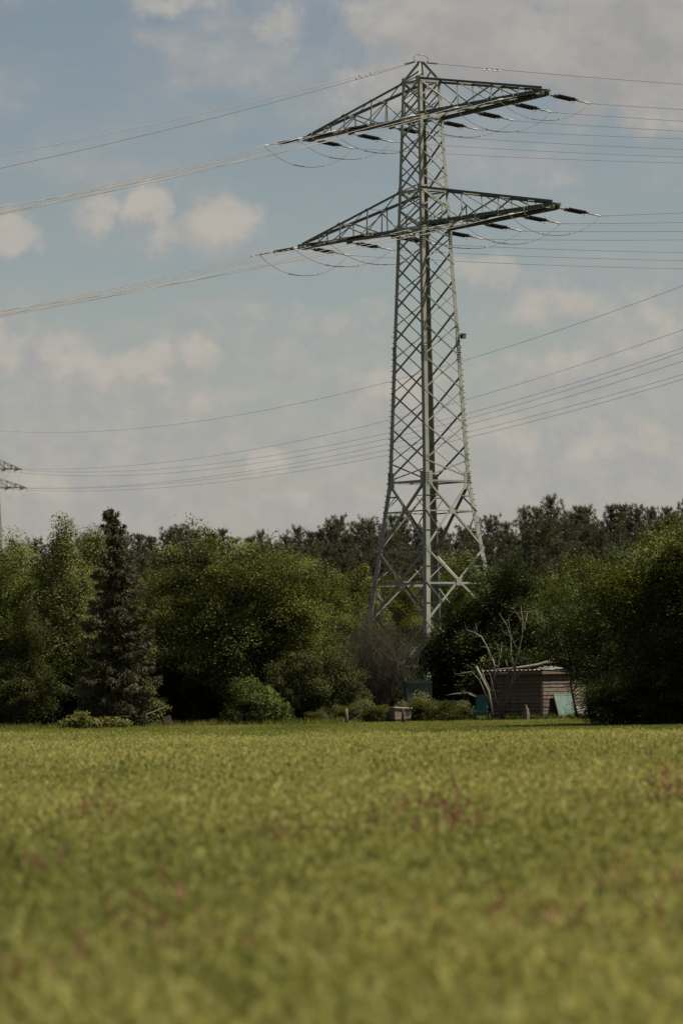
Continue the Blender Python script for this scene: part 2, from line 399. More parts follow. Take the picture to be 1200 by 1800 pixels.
def pylon(name, loc, rz, A, legs_z, ypan, xpan, bigs, arms, apex, wires, fine=True):
    """A: table of half widths; ypan/xpan: joint heights of the lattice on the y and x faces; bigs: tall panels at the foot;
    arms: (z_bottom, z_top, z_tip, half length, bays); local +x = along the arms, local y = along the line"""
    root = empty(name, loc, rz)
    half = lambda z: lerp_table(A, z)
    def cor(sx, sy, z, inset=0.0): a = half(z) - inset; return Vector((sx * a, sy * a, z))
    # four legs, one angle section per straight run
    for sx in (-1, 1):
        for sy in (-1, 1):
            prev = None
            for i, (z0, z1, wd) in enumerate(legs_z):
                p, q = cor(sx, sy, z0), cor(sx, sy, z1)
                z = (q - p).normalized(); x = Vector((-sx, 0, 0)); y = Vector((0, -sy, 0))
                x = (x - z * x.dot(z)).normalized(); y = (y - z * y.dot(z)).normalized()
                if z.cross(x).dot(y) < 0: x, y = y, x
                o = bpy.data.objects.new('leg', lmesh(STEEL)); link(o, root)
                ln = (q - p).length
                o.matrix_basis = Matrix(((x.x * wd, y.x * wd, z.x * ln, p.x), (x.y * wd, y.y * wd, z.y * ln, p.y), (x.z * wd, y.z * wd, z.z * ln, p.z), (0, 0, 0, 1)))
    # lattice on the four faces
    def face_pts(ax, s, z):
        if ax == 'y': return cor(-1, s, z), cor(1, s, z), Vector((0, s, 0))
        return cor(s, -1, z), cor(s, 1, z), Vector((s, 0, 0))
    bw = 0.074 if fine else 0.08
    for ax, joints in (('y', ypan), ('x', xpan)):
        for s in (-1, 1):
            for z0, z1 in zip(joints, joints[1:]):
                a0, b0, n = face_pts(ax, s, z0); a1, b1, _ = face_pts(ax, s, z1)
                ins = n * -0.03
                bar('brace', a0 + ins, b1 + ins, bw, -n, root, STEEL)
                bar('brace', b0 - ins * 0.5, a1 - ins * 0.5, bw * 0.85, n, root, STEEL, True)
    # tall panels at the foot with secondary bracing
    for z0, z1, hz in bigs:
        for ax in 'xy':
            for s in (-1, 1):
                a0, b0, n = face_pts(ax, s, z0); a1, b1, _ = face_pts(ax, s, z1)
                # crossing point of the two diagonals
                w0 = (b0 - a0).length; w1 = (b1 - a1).length; t = w0 / (w0 + w1)
                ctr = a0.lerp(b1, t)
                bar('brace', a0, b1, 0.12, -n, root, STEEL); bar('brace', b0 + n * 0.02, a1 + n * 0.02, 0.11, n, root, STEEL, True)
                am, bm, _ = face_pts(ax, s, ctr.z)
                if hz: bar('strut', am, bm, 0.11, (0, 0, -1), root, STEEL)
                else: bar('strut', am, bm, 0.07, (0, 0, -1), root, STEEL)
                if fine:
                    for (e0, e1, em) in ((a0, a1, am), (b0, b1, bm)):
                        for other, e in ((b1 if e0 is a0 else a1, e0), (b0 if e0 is a0 else a0, e1)):
                            mid = e.lerp(ctr, 0.5); zz = mid.z
                            leg = e.lerp(em, 0.5)
                            bar('sub_brace', mid, Vector((leg.x, leg.y, zz)) if abs(leg.z - zz) < 0.4 else leg, 0.045, (0, 0, -1), root, STEEL)
                            bar('sub_brace', mid, em, 0.045, n, root, STEEL)
                    plate('gusset_plate', ctr + n * 0.04, n, 0.36, 0.36, 0.016, root)
    # horizontal rings
    ring = sorted({round(v, 3) for ar in arms for v in ar[:2]} | {bigs[0][1]} | ({bigs[1][1]} if len(bigs) > 1 else set()))
    for z in ring:
        for ax in 'xy':
            for s in (-1, 1):
                if len(bigs) > 1 and z == bigs[1][1]: continue
                a, b, n = face_pts(ax, s, z); bar('strut', a + n * 0.015, b + n * 0.015, 0.10, (0, 0, -1), root, STEEL)
        bar('strut', cor(-1, -1, z), cor(1, 1, z), 0.07, (0, 0, -1), root, STEEL)
        if fine:
            for sx in (-1, 1):
                for sy in (-1, 1):
                    c = cor(sx, sy, z); sz = 0.62 if z == bigs[0][1] else 0.42
                    plate('gusset_plate', c + Vector((-sx * sz * 0.34, sy * 0.012, 0)), (0, sy, 0), sz * 0.72, sz * (1.5 if z == bigs[0][1] else 1.0), 0.018, root)
                    plate('gusset_plate', c + Vector((sx * 0.012, -sy * sz * 0.34, 0)), (sx, 0, 0), sz * 0.72, sz * (1.5 if z == bigs[0][1] else 1.0), 0.018, root)
    # splice plates up the legs and step bolts on two legs
    if fine:
        for z in (19.0, 25.0):
            for sx in (-1, 1):
                for sy in (-1, 1):
                    c = cor(sx, sy, z)
                    plate('splice_plate', c + Vector((-sx * 0.11, sy * 0.012, 0)), (0, sy, 0), 0.2, 0.95, 0.016, root)
                    plate('splice_plate', c + Vector((sx * 0.012, -sy * 0.11, 0)), (sx, 0, 0), 0.2, 0.95, 0.016, root)
        for sx, sy in ((-1, -1), (1, 1)):
            mb = MB(); k = 0; z = 2.6
            while z < 20.6:
                c = cor(sx, sy, z); dv = Vector((sx, 0, 0)) if k % 2 else Vector((0, sy, 0))
                off = Vector((0, -sy * 0.1, 0)) if k % 2 else Vector((-sx * 0.1, 0, 0))
                mb.tube([c + off, c + off + dv * 0.16], 0.016, 4); mb.box(c + off + dv * 0.165, (0.045, 0.045, 0.045)); z += 0.30; k += 1
            tag(mb.obj('step_bolts', STEEL_D, root), kind='stuff')
        mb = MB()                                   # bolt heads on the big gussets
        for sx in (-1, 1):
            for sy in (-1, 1):
                for z in (bigs[0][1], 19.0, 25.0):
                    c = cor(sx, sy, z)
                    for i in range(7):
                        for j in (0.05, 0.12, 0.18):
                            dz = (i - 3) * 0.12
                            mb.box(c + Vector((sx * 0.03, -sy * j, dz)), (0.03, 0.035, 0.035)); mb.box(c + Vector((-sx * j, sy * 0.03, dz)), (0.035, 0.03, 0.035))
        tag(mb.obj('bolt_heads', STEEL_D, root), kind='stuff')
    # earth-wire peak
    zt = arms[0][1]
    for sx in (-1, 1):
        for sy in (-1, 1):
            bar('peak_bar', cor(sx, sy, zt), Vector((sx * 0.07, sy * 0.07, apex)), 0.10, (-sx, 0, 0), root, STEEL, sx * sy > 0)
    for ax in 'xy':
        for s in (-1, 1):
            a, b, n = face_pts(ax, s, zt); top = Vector((0, 0, apex))
            bar('brace', a, b.lerp(top, 0.5), 0.06, -n, root, STEEL)
    plate('peak_plate', (0, 0, apex), (0, 0, 1), 0.30, 0.34, 0.06, root, up=(0, 1, 0))
    # crossarms
    ends = []
    for (zb, zt, ztip, L, bays, zmid) in arms:
        for s in (-1, 1):
            arm = empty('crossarm', (0, 0, 0), 0, root)
            tw = 0.16                                                     # half width at the tip
            def cb(sy, t):                                                # bottom chord
                a = half(zb); return Vector((s * (a + (L - a) * t), sy * (a + (tw - a) * t), zb + (ztip - 0.09 - zb) * t))
            def ct(sy, t):
                a = half(zt); return Vector((s * (a + (L - a) * t), sy * (a + (tw * 0.8 - a) * t), zt + (ztip + 0.10 - zt) * t))
            cw = 0.19 if fine else 0.13; CM = STEEL_D if fine else STEEL  # far pylon's chords take the lighter steel, distance haze put into their colour
            for sy in (-1, 1):
                bar('chord', cb(sy, 0), cb(sy, 1), cw, (0, -sy, 0), arm, CM, (s * sy) < 0)
                bar('chord', ct(sy, 0), ct(sy, 1), 0.125 if fine else 0.08, (0, -sy, 0), arm, CM, (s * sy) < 0)
            ts = bays
            for i, t in enumerate(ts):
                if 0 < t < 1:
                    for sy in (-1, 1):
                        bar('post', cb(sy, t), ct(sy, t), 0.085, (-s, 0, 0), arm, STEEL)
                    bar('strut', ct(-1, t), ct(1, t), 0.055, (0, 0, -1), arm, STEEL)
                    bar('strut', cb(-1, t), cb(1, t), 0.13, (0, 0, 1), arm, STEEL)
                t1 = ts[i + 1] if i + 1 < len(ts) else None
                if t1 is not None:
                    for sy in (-1, 1):
                        n = Vector((0, sy, 0)); tm = (t + t1) / 2
                        if i % 2 == 0:
                            bar('lattice_bar', ct(sy, t), cb(sy, t1 if t1 < 1 else 0.97), 0.07, n, arm, STEEL)
                            if i == 0: bar('lattice_bar', cb(sy, t), ct(sy, t).lerp(cb(sy, t1), 0.5), 0.05, -n, arm, STEEL); bar('sub_post', cb(sy, tm), ct(sy, t).lerp(cb(sy, t1), 0.5), 0.05, -n, arm, STEEL)
                        elif t1 < 1:
                            bar('lattice_bar', cb(sy, t), ct(sy, t1), 0.065, -n, arm, STEEL)
                            bar('lattice_bar', ct(sy, t), cb(sy, t1), 0.05, n, arm, STEEL)
                    bar('lattice_bar', cb(-1, t), cb(1, t1), 0.075, (0, 0, 1), arm, STEEL)
                    bar('lattice_bar', cb(1, t) + Vector((0, 0, 0.03)), cb(-1, t1) + Vector((0, 0, 0.03)), 0.075, (0, 0, 1), arm, STEEL)
            plate('tip_plate', (s * (L + 0.12), 0, ztip), (0, 0, 1), 0.46, 0.30, 0.10, arm, up=(0, 1, 0), me=PLATE_D)
            for f in wires['fracs']:
                t = (f * L - half(zb)) / (L - half(zb))
                for sy in (-1, 1):
                    c = cb(sy, min(t, 1.0)) + Vector((0, sy * 0.05, -0.05))
                    plate('bracket', c, (0, sy, 0), 0.44, 0.20, 0.10, arm)
                    hd = Vector((0, sy, -wires['slope'][sy]))
                    e = insulator(c + Vector((0, sy * 0.06, 0)), hd, root)
                    ends.append((zb, s, f, sy, e))
                mid = cb(-1, min(t, 1.0)).lerp(cb(1, min(t, 1.0)), 0.5)
                plate('bracket', mid + Vector((0, 0, 0.02)), (0, 0, 1), 0.55, (cb(1, min(t, 1)) - cb(-1, min(t, 1))).length * 0.98, 0.03, arm, up=(0, 1, 0))
    # jumper loops join the two strings of each phase
    for i in range(0, len(ends), 2):
        a, b = ends[i][4], ends[i + 1][4]
        sag = wires['sag'] + 0.10 * math.sin(i * 1.7)
        pts = []
        for k in range(19):
            t = k / 18; p = a.lerp(b, t); p.z -= sag * (1 - abs(2 * t - 1) ** 2.3); pts.append(p)
        jl = MB().tube(pts, 0.014, 5).obj('jumper_loop', WIRE_D, root, True)
        if fine:
            MB().tube(pts[6:13], 0.024, 5).obj('jumper_tube', WIRE_D, jl, True)
            for q in (pts[6], pts[12]):
                MB().box(q, (0.07, 0.10, 0.07)).obj('clamp', GALV, jl)
    return root, ends

# ------------------------------------------------------------------ the pylon by the wood
DT = 202.5
TX = gx(762.5, DT)
ARM_AZ = math.radians(-51)
def zy(y, d=DT, X=None):
    X = TX if X is None else X
    z = 10.0
    for _ in range(6):
        z -= (y - proj((X, d, z))[1]) * d / F_PX
    return z
S2 = math.sqrt(2)
ztab = [(0.0, 4.30 / S2), (zy(846), 2.16 / S2), (zy(335), 1.31 / S2), (zy(143), 1.01 / S2), (40, 0.9 / S2)]
KZ = zy(846)
yj = [KZ + 0.1] + [zy(v) for v in (782, 721, 660, 602, 545, 492, 442, 402, 368, 336, 289, 245, 208, 175, 143)]
xj = [KZ + 0.1] + [zy(v) for v in (812, 750, 689, 630, 573, 518, 467, 420, 402, 368, 336, 311, 266, 226, 208, 175, 143)]
legs = [(0.0, KZ, 0.27), (KZ, zy(620), 0.24), (zy(620), zy(402), 0.215), (zy(402), zy(143), 0.19)]
bigs = [(zy(968), KZ, 0), (zy(1096), zy(968), 1), (0.05, zy(1096), 1)]
UB, UT, LB, LT = zy(207), zy(144), zy(401), zy(336)
arms = [(UB, UT, UB + 0.16, 9.64, [0, .32, .60, .82, 1], 0), (LB, LT, LB + 0.14, 10.26, [0, .32, .60, .82, 1], 0)]
wires = dict(fracs=[0.34, 0.67, 1.0], slope={-1: 0.20, 1: 0.09}, sag=1.05)
PY, ends = pylon('pylon', (TX, DT, 0), ARM_AZ, ztab, legs, yj, xj, bigs, arms, zy(109), wires)
tag(PY, 'tall grey-green steel lattice pylon with two long crossarms rising behind the trees', 'pylon')
for sx in (-1, 1):
    for sy in (-1, 1):
        MB().box((sx * 2.9, sy * 2.9, 0.12), (0.9, 0.9, 0.5)).obj('footing', surf('concrete', (0.3, 0.29, 0.27), (0.38, 0.37, 0.34), 4, 0.9) if sx + sy == -2 else bpy.data.materials['concrete'], PY)
Mp = Matrix.Translation((TX, DT, 0)) @ Matrix.Rotation(ARM_AZ, 4, 'Z')
# loop of the earth wire over the peak
pk = Vector((0, 0, zy(109)))
MB().tube([pk + Vector((0, -0.40, 0.03)), pk + Vector((0, -0.52, 0.18)), pk + Vector((0, -0.36, 0.34)), pk + Vector((0, 0.0, 0.40)), pk + Vector((0, 0.40, 0.34)), pk + Vector((0, 0.54, 0.18)), pk + Vector((0, 0.42, 0.02))], 0.018, 5).obj('jumper_loop', WIRE_D, PY, True)
MB().box(pk + Vector((0, 0, 0.39)), (0.12, 0.3, 0.05)).obj('clamp', GALV, PY)

LINE = (Mp.to_3x3() @ Vector((0, 1, 0))).normalized()
def wire_run(start, direction, length, edge, curv, n=44):
    """a wire from start along a horizontal direction; edge = (x, y) in the photo that it passes"""
    start = Vector(start); d = Vector(direction).normalized()
    lo, hi = 0.0, length
    for _ in range(40):
        mid = (lo + hi) / 2; q = start + d * mid
        ex = proj((q.x, q.y, start.z))[0]
        inside = ex > edge[0] if d.x < 0 else ex < edge[0]
        lo, hi = (mid, hi) if inside else (lo, mid)
    s0 = lo; q = start + d * s0; z = start.z
    for _ in range(6):
        z -= (edge[1] - proj((q.x, q.y, z))[1]) * q.y / F_PX
    m = (z - start.z - curv * s0 * s0) / s0
    pts = []
    for i in range(n + 1):
        s = length * (i / n) ** 1.35
        pts.append(start + d * s + Vector((0, 0, m * s + curv * s * s)))
    return pts
names = {1.0: 'outermost', 0.67: 'middle', 0.34: 'innermost'}
left_edge = {}
ledge = {(0, -1, 1.0): 369, (0, -1, .67): 373, (0, -1, .34): 376, (0, 1, .34): 377, (0, 1, .67): 374, (0, 1, 1.0): 364,
         (1, -1, 1.0): 548, (1, -1, .67): 552, (1, -1, .34): 555, (1, 1, .34): 556.5, (1, 1, .67): 553, (1, 1, 1.0): 546}
redge = {(0, 1, 1.0): 192.5, (0, 1, .67): 213, (0, 1, .34): 230.5, (0, -1, .34): 262.5, (0, -1, .67): 276, (0, -1, 1.0): 286.5,
         (1, 1, 1.0): 374, (1, 1, .67): 391, (1, 1, .34): 406.5, (1, -1, .34): 444, (1, -1, .67): 458, (1, -1, 1.0): 472.5}
for zb, s, f, sy, e in ends:
    lev = 0 if abs(zb - UB) < 0.1 else 1
    st_ = Mp @ e
    which = f"{names[f]} insulator of the {'upper' if lev == 0 else 'lower'} crossarm's {'right' if s > 0 else 'left'} half"
    if sy < 0:
        pts = wire_run(st_, -LINE, 110, (0, ledge[(lev, s, f)]), 0.0012)
        o = MB().tube(pts, 0.016, 5).obj('power_line', ALU, None, True)
        tag(o, f'pale wire running left from the {which}', 'power line', 'conductors running left from the pylon')
    else:
        pts = wire_run(st_, LINE, 130, (1200, redge[(lev, s, f)]), 0.0006)
        o = MB().tube(pts, 0.015, 5).obj('power_line', WIRE_D, None, True)
        tag(o, f'dark thin wire running right from the {which}', 'power line', 'conductors running right from the pylon')
for lev, zb, ey in ((0, UB, 244), (1, LB, 421.5)):        # a seventh wire at each level, from the body of the pylon
    e = insulator((0.2, lerp_table(ztab, zb) + 0.06, zb - 0.12), (0, 1, -0.09), PY)
    o = MB().tube(wire_run(Mp @ e, LINE, 130, (1200, ey), 0.0006), 0.015, 5).obj('power_line', WIRE_D, None, True)
    tag(o, f"dark thin wire running right from the pylon's body at the {'upper' if lev == 0 else 'lower'} crossarm", 'power line', 'conductors running right from the pylon')
pk_w = Mp @ pk
def dampers(pts, root, dist):
    acc = 0.0
    for a, b in zip(pts, pts[1:]):
        acc += (b - a).length
        if acc > dist:
            t = (b - a).normalized()
            for off in (0.0, 0.75):
                c = b + t * off
                MB().tube([c - t * 0.2 + Vector((0, 0, -0.09)), c + t * 0.2 + Vector((0, 0, -0.09))], 0.012, 4).tube([c - t * 0.24 + Vector((0, 0, -0.09)), c - t * 0.13 + Vector((0, 0, -0.09))], 0.04, 5).tube([c + t * 0.13 + Vector((0, 0, -0.09)), c + t * 0.24 + Vector((0, 0, -0.09))], 0.04, 5).box(c + Vector((0, 0, -0.03)), (0.05, 0.05, 0.14)).obj('vibration_damper', GALV, root)
            return
for k, (dr, ey, mat, lb) in enumerate(((-LINE, 272, ALU, 'pale earth wire running left from the peak of the pylon, the upper one'),
                                       (-LINE, 295, WIRE_D, 'darker earth wire running left from the peak of the pylon, the lower one'),
                                       (LINE, 148, WIRE_D, 'single earth wire running right from the peak of the pylon'))):
    st_ = pk_w + dr * 0.42 + Vector((0, 0, 0.0 if k != 1 else -0.06))
    pts = wire_run(st_, dr, 120, (0 if dr.x < 0 else 1200, ey), 0.0012 if dr.x < 0 else 0.0006, 60)
    o = MB().tube(pts, 0.017, 5).obj('earth_wire', mat, None, True)
    tag(o, lb, 'power line', 'earth wires of the pylon')
    if k != 1:
        dampers(pts, o, 3.2)
        MB().tube([st_, st_ + (pts[3] - pts[0]).normalized() * 0.7], 0.045, 6).obj('dead_end_clamp', STEEL_D, o)
# nest box bolted to the right leg
zb_ = zy(593); a_ = lerp_table(ztab, zb_)
NB = empty('nest_box', Mp @ Vector((a_ + 0.05, a_ + 0.05, zb_)), ARM_AZ); NB.scale = (0.8, 0.8, 0.8)
tag(NB, "small brown wooden nest box fixed to the pylon's right leg", 'nest box')
BOXW = surf('nest_box_wood', (0.085, 0.055, 0.042), (0.125, 0.085, 0.065), 5, 0.85)
MB().box((0.10, 0.12, 0.0), (0.28, 0.28, 0.30)).obj('box_body', BOXW, NB)
MB().box((0.11, 0.13, 0.19), (0.34, 0.34, 0.03), Matrix.Rotation(0.12, 4, 'Y')).obj('lid', BARK, NB)
MB().tube([(0.10, -0.065, 0.03), (0.10, -0.075, 0.03)], 0.07, 10).obj('entrance_hole', PORC, NB)
MB().box((-0.14, -0.14, -0.2), (0.05, 0.3, 0.9)).obj('mounting_rail', STEEL_D, NB)

# ------------------------------------------------------------------ the other line far behind
D2 = 700.0
P2X = gx(-4, D2)
def z2(y): return zy(y, D2, P2X)
dir2 = Vector((128, -370, 0)).normalized()
arm2 = math.atan2(128, 370)
za, zb2 = z2(824), z2(857)
H2 = z2(800)
t2 = [(0, 3.6), (12, 1.75), (za + 2.2, 0.55), (H2 + 4, 0.5)]
wires2 = dict(fracs=[0.5, 1.0], slope={-1: 0.12, 1: 0.12}, sag=1.1)
P2, ends2 = pylon('pylon', (P2X, D2, 0), arm2, t2, [(0, 12, 0.3), (12, za + 1.8, 0.28)], [12 + i * 1.9 for i in range(int((za - 12) / 1.9) + 1)], [12 + i * 1.9 for i in range(int((za - 12) / 1.9) + 1)],
                  [(0.05, 12, 1)], [(za, za + 1.8, za + 0.1, 4.5, [0, .35, .7, 1], 0), (zb2, zb2 + 1.7, zb2 + 0.1, 5.5, [0, .35, .7, 1], 0)], H2, wires2, fine=False)
tag(P2, 'far grey pylon half cut off by the left edge of the photo', 'pylon')
base2 = Vector((P2X, D2, 0)); side2 = Vector((-dir2.y, dir2.x, 0))
runs2 = [('earth', 0.0, [(0, 758), (300, 745), (685, 674), (815, 633), (1200, 501)], 'topmost single wire of the far line, crossing behind the pylon'),
         ('a', 4.5, [(34, 825), (300, 808.5), (685, 741), (900, 680), (1200, 577.5)], 'second wire from the top of the far line behind the pylon'),
         ('b', 2.2, [(20, 826), (300, 819.5), (685, 763), (900, 708), (1200, 608)], 'third wire from the top of the far line behind the pylon'),
         ('c', -3.0, [(12, 829), (300, 831), (685, 767), (900, 720), (1200, 616)], 'fourth wire from the top of the far line behind the pylon'),
         ('d', 5.5, [(42, 858), (300, 844.5), (685, 779), (900, 730), (1200, 632)], 'third wire from the bottom of the far line behind the pylon'),
         ('e', 2.8, [(26, 858), (300, 848), (685, 788), (900, 747), (1200, 654.5)], 'second wire from the bottom of the far line behind the pylon'),
         ('f', -3.0, [(14, 860), (300, 854), (685, 800), (900, 753), (1200, 664)], 'lowest wire of the far line, crossing behind the pylon')]
for nm, off, px, lb in runs2:
    o0 = base2 + side2 * off; ss_, zs_ = [], []
    for x, y in px:
        r = ray(x, y); den = r.x * dir2.y - r.y * dir2.x      # intersection of the pixel's vertical plane with the wire's vertical plane
        k = (o0.x * dir2.y - o0.y * dir2.x) / den
        p = r * k; ss_.append((p - o0).dot(dir2)); zs_.append(p.z + CAMZ)
    co = np.polyfit(ss_, zs_, 2)
    pts = []
    for i in range(61):
        s = -2 + 404 * i / 60; q = o0 + dir2 * s; pts.append(Vector((q.x, q.y, float(np.polyval(co, s)))))
    tag(MB().tube(pts, 0.022, 4).obj('power_line', WIRE_D, None, True), lb, 'power line', 'wires of the far line')

# ------------------------------------------------------------------ vegetation builders
def unit(a):
    return a / np.maximum(np.linalg.norm(a, axis=-1, keepdims=True), 1e-9)
def leaf_quads(P, N, size, rng, aspect=0.62):
    """one kite-shaped leaf per point"""
    n = len(P); T = unit(np.cross(N, rng.normal(size=(n, 3)))); B = np.cross(N, T)
    s = (size * rng.uniform(0.65, 1.35, n))[:, None]
    fold = N * s * 0.18
    V = np.empty((n, 4, 3))
    V[:, 0] = P - T * s * 0.5; V[:, 1] = P + B * s * aspect * 0.5 + fold; V[:, 2] = P + T * s * 0.5; V[:, 3] = P - B * s * aspect * 0.5 + fold
    return V.reshape(-1, 3), np.arange(4 * n).reshape(n, 4)
def clump_leaves(cen, rad, per, size, rng, up=0.55, out=0.5, flat=0.75, ctr=None, droop=0.0):
    """leaves gathered round clump centres; returns points, normals, tint"""
    n = len(cen); cnt = np.maximum(6, per * (rad / np.mean(rad)) ** 2).astype(int); idx = np.repeat(np.arange(n), cnt); tot = len(idx)
    d = unit(rng.normal(size=(tot, 3))); r = rng.uniform(0.15, 1.0, tot) ** 0.55
    off = d * r[:, None] * rad[idx][:, None]; off[:, 2] *= flat
    if droop: off[:, 2] -= droop * (off[:, 0] ** 2 + off[:, 1] ** 2) / np.maximum(rad[idx], .1)
    P = cen[idx] + off
    N = d * out + rng.normal(size=P.shape) * 0.55; N[:, 2] += up
    if ctr is not None: N += unit(P - ctr) * 0.35
    cl = rng.uniform(0, 1, n)
    tint = np.clip(0.55 * cl[idx] + 0.45 * rng.uniform(0, 1, tot), 0, 1)
    return P, unit(N), tint
def crown_lobes(h, rx, base, rng, n=11, ry=None, top=0.5):
    """a main ellipsoid with smaller lobes bulging out of it"""
    ry = ry or rx; zc = base + (h - base) * top; rz = (h - base) * 0.5
    L = [(0, 0, zc, rx * 0.72, ry * 0.72, rz * 0.78)]
    for i in range(n):
        a = 2 * math.pi * (i + rng.uniform(-0.3, 0.3)) * 0.618; e = math.asin(np.clip(-0.75 + 1.7 * (i + 0.5) / n, -1, 1))
        k = rng.uniform(0.20, 0.42); c = rng.uniform(0.93, 1.06) - k * 0.85
        L.append((rx * c * math.cos(a) * math.cos(e), ry * c * math.sin(a) * math.cos(e), zc + rz * c * math.sin(e), rx * k * 1.05, ry * k * 1.05, rz * k * rng.uniform(0.75, 1.0)))
    return L
def clumps_on(lobes, spacing, rng, zmin=0.3, inner=0.25):
    cen = []
    arr = np.array(lobes)
    for li, (x, y, z, a, b, c) in enumerate(lobes):
        m = max(6, int(4 * math.pi * ((a * b + b * c + a * c) / 3) / (spacing * spacing)))
        d = rng.normal(size=(m, 3)); d[:, 2] += 0.30; d = unit(d); r = rng.uniform(0.74, 1.12, m)
        P = np.array((x, y, z)) + d * np.array((a, b, c)) * r[:, None]
        keep = np.ones(m, bool)
        for lj in range(len(lobes)):
            if lj == li: continue
            q = (P - arr[lj, :3]) / arr[lj, 3:]; keep &= (np.linalg.norm(q, axis=1) > 0.72)
        cen.append(P[keep])
        mi = int(m * inner)
        cen.append(np.array((x, y, z)) + unit(rng.normal(size=(mi, 3))) * np.array((a, b, c)) * rng.uniform(0.2, 0.75, mi)[:, None])
    P = np.concatenate(cen); return P[P[:, 2] > zmin]
def spray_crown(h, rx, ry, base, rng, top, L0, per, cover, wob=0.2):
    """flat leafy sprays on an uneven envelope, each reaching outward from the axis"""
    zc = base + (h - base) * top
    vk = unit(rng.normal(size=(6, 3))); pk_ = rng.uniform(0, 6.28, 6); fk = rng.uniform(1.6, 4.2, 6)
    def env(d): return np.minimum(1.07, 1 + wob * np.mean([np.sin(f * (d @ v) + p) for v, p, f in zip(vk, pk_, fk)], axis=0) * 1.5)
    area = 4 * math.pi * ((rx * ry) ** 1.6 / 3 + 2 * (rx * (h - base) / 2) ** 1.6 / 3) ** (1 / 1.6)
    m1 = int(area * cover / (math.pi * 0.62 * L0 * L0)); m2 = int(m1 * 0.40)
    d = rng.normal(size=(m1 + m2, 3)); d[:, 2] += 0.12; d = unit(d)
    rho = np.concatenate([rng.uniform(0.66, 0.98, m1), rng.uniform(0.25, 0.68, m2)])
    ax = np.where(d[:, 2:3] > 0, np.array([[rx, ry, h - zc]]), np.array([[rx, ry, zc - base]]))
    cen = np.array((0, 0, zc)) + d * ax * (env(d) * rho)[:, None]
    cen = cen[cen[:, 2] > 0.15]; m = len(cen)
    u = cen - np.array((0, 0, zc)); u[:, 2] *= 0.55; u = unit(u) + rng.normal(size=(m, 3)) * 0.35; u[:, 2] -= 0.10; u = unit(u)
    v = unit(np.cross(np.array((0, 0, 1.0)), u)); w_ = np.cross(u, v); w_ *= np.sign(w_[:, 2:3])
    L = L0 * rng.choice([0.55, 0.75, 1.0, 1.3], m) * rng.uniform(0.85, 1.15, m)
    cnt = np.maximum(10, per * (L / L0) ** 2).astype(int); idx = np.repeat(np.arange(m), cnt); n = len(idx)
    r = np.sqrt(rng.uniform(0, 1, n)) * (1 + 0.25 * rng.normal(size=n)).clip(0.5, 1.5); th = rng.uniform(0, 6.28, n)
    Li = L[idx]; a = Li * r * np.cos(th); b = 0.62 * Li * r * np.sin(th); c = Li * (0.15 * rng.normal(size=n) - 0.24 * r * r)
    P = cen[idx] + u[idx] * a[:, None] + v[idx] * b[:, None] + w_[idx] * c[:, None]
    N = w_[idx] * 0.95 + rng.normal(size=(n, 3)) * 0.36; N[:, 2] += 0.30
    tint = np.clip(0.86 * rng.uniform(0, 1, m)[idx] + 0.18 * rng.uniform(0, 1, n) - 0.02, 0, 1)
    return P, unit(N), tint, cen
def limbs(h, trunk_top, base_r, targets, rng, mat, root, lean=(0, 0), name='trunk', sides=7, forks=None):
    mb = MB()
    n = 7; pts = []
    for i in range(n):
        t = i / (n - 1); pts.append(Vector((lean[0] * t + 0.10 * math.sin(t * 5 + base_r * 40), lean[1] * t + 0.10 * math.cos(t * 4), trunk_top * t)))
    mb.tube(pts, [base_r * (1.35 if i == 0 else 1) * (1 - 0.65 * i / (n - 1)) for i in range(n)], sides)
    tr = mb.obj(name, mat, root, True)
    if len(targets):
        mb2 = MB()
        for tg in targets:
            tg = Vector(tg); t = min(0.95, max(0.25, (tg.z - 0.35 * math.hypot(tg.x, tg.y)) / trunk_top * 0.8))
            k = t * (n - 1); i = int(k); p0 = pts[i].lerp(pts[min(i + 1, n - 1)], k - i)
            mid = p0.lerp(tg, 0.5) + Vector((0, 0, 0.12 * (tg - p0).length)); r0 = base_r * (1 - 0.65 * t) * 0.5
            mb2.tube([p0, p0.lerp(mid, 0.55) + Vector((rng.uniform(-.1, .1), rng.uniform(-.1, .1), 0)), mid, mid.lerp(tg, 0.6) + Vector((rng.uniform(-.15, .15), rng.uniform(-.15, .15), 0)), tg], [r0, r0 * 0.75, r0 * 0.55, r0 * 0.35, 0.012], 5)
        tag(mb2.obj('limbs', mat, root, True), kind='stuff')
    return tr
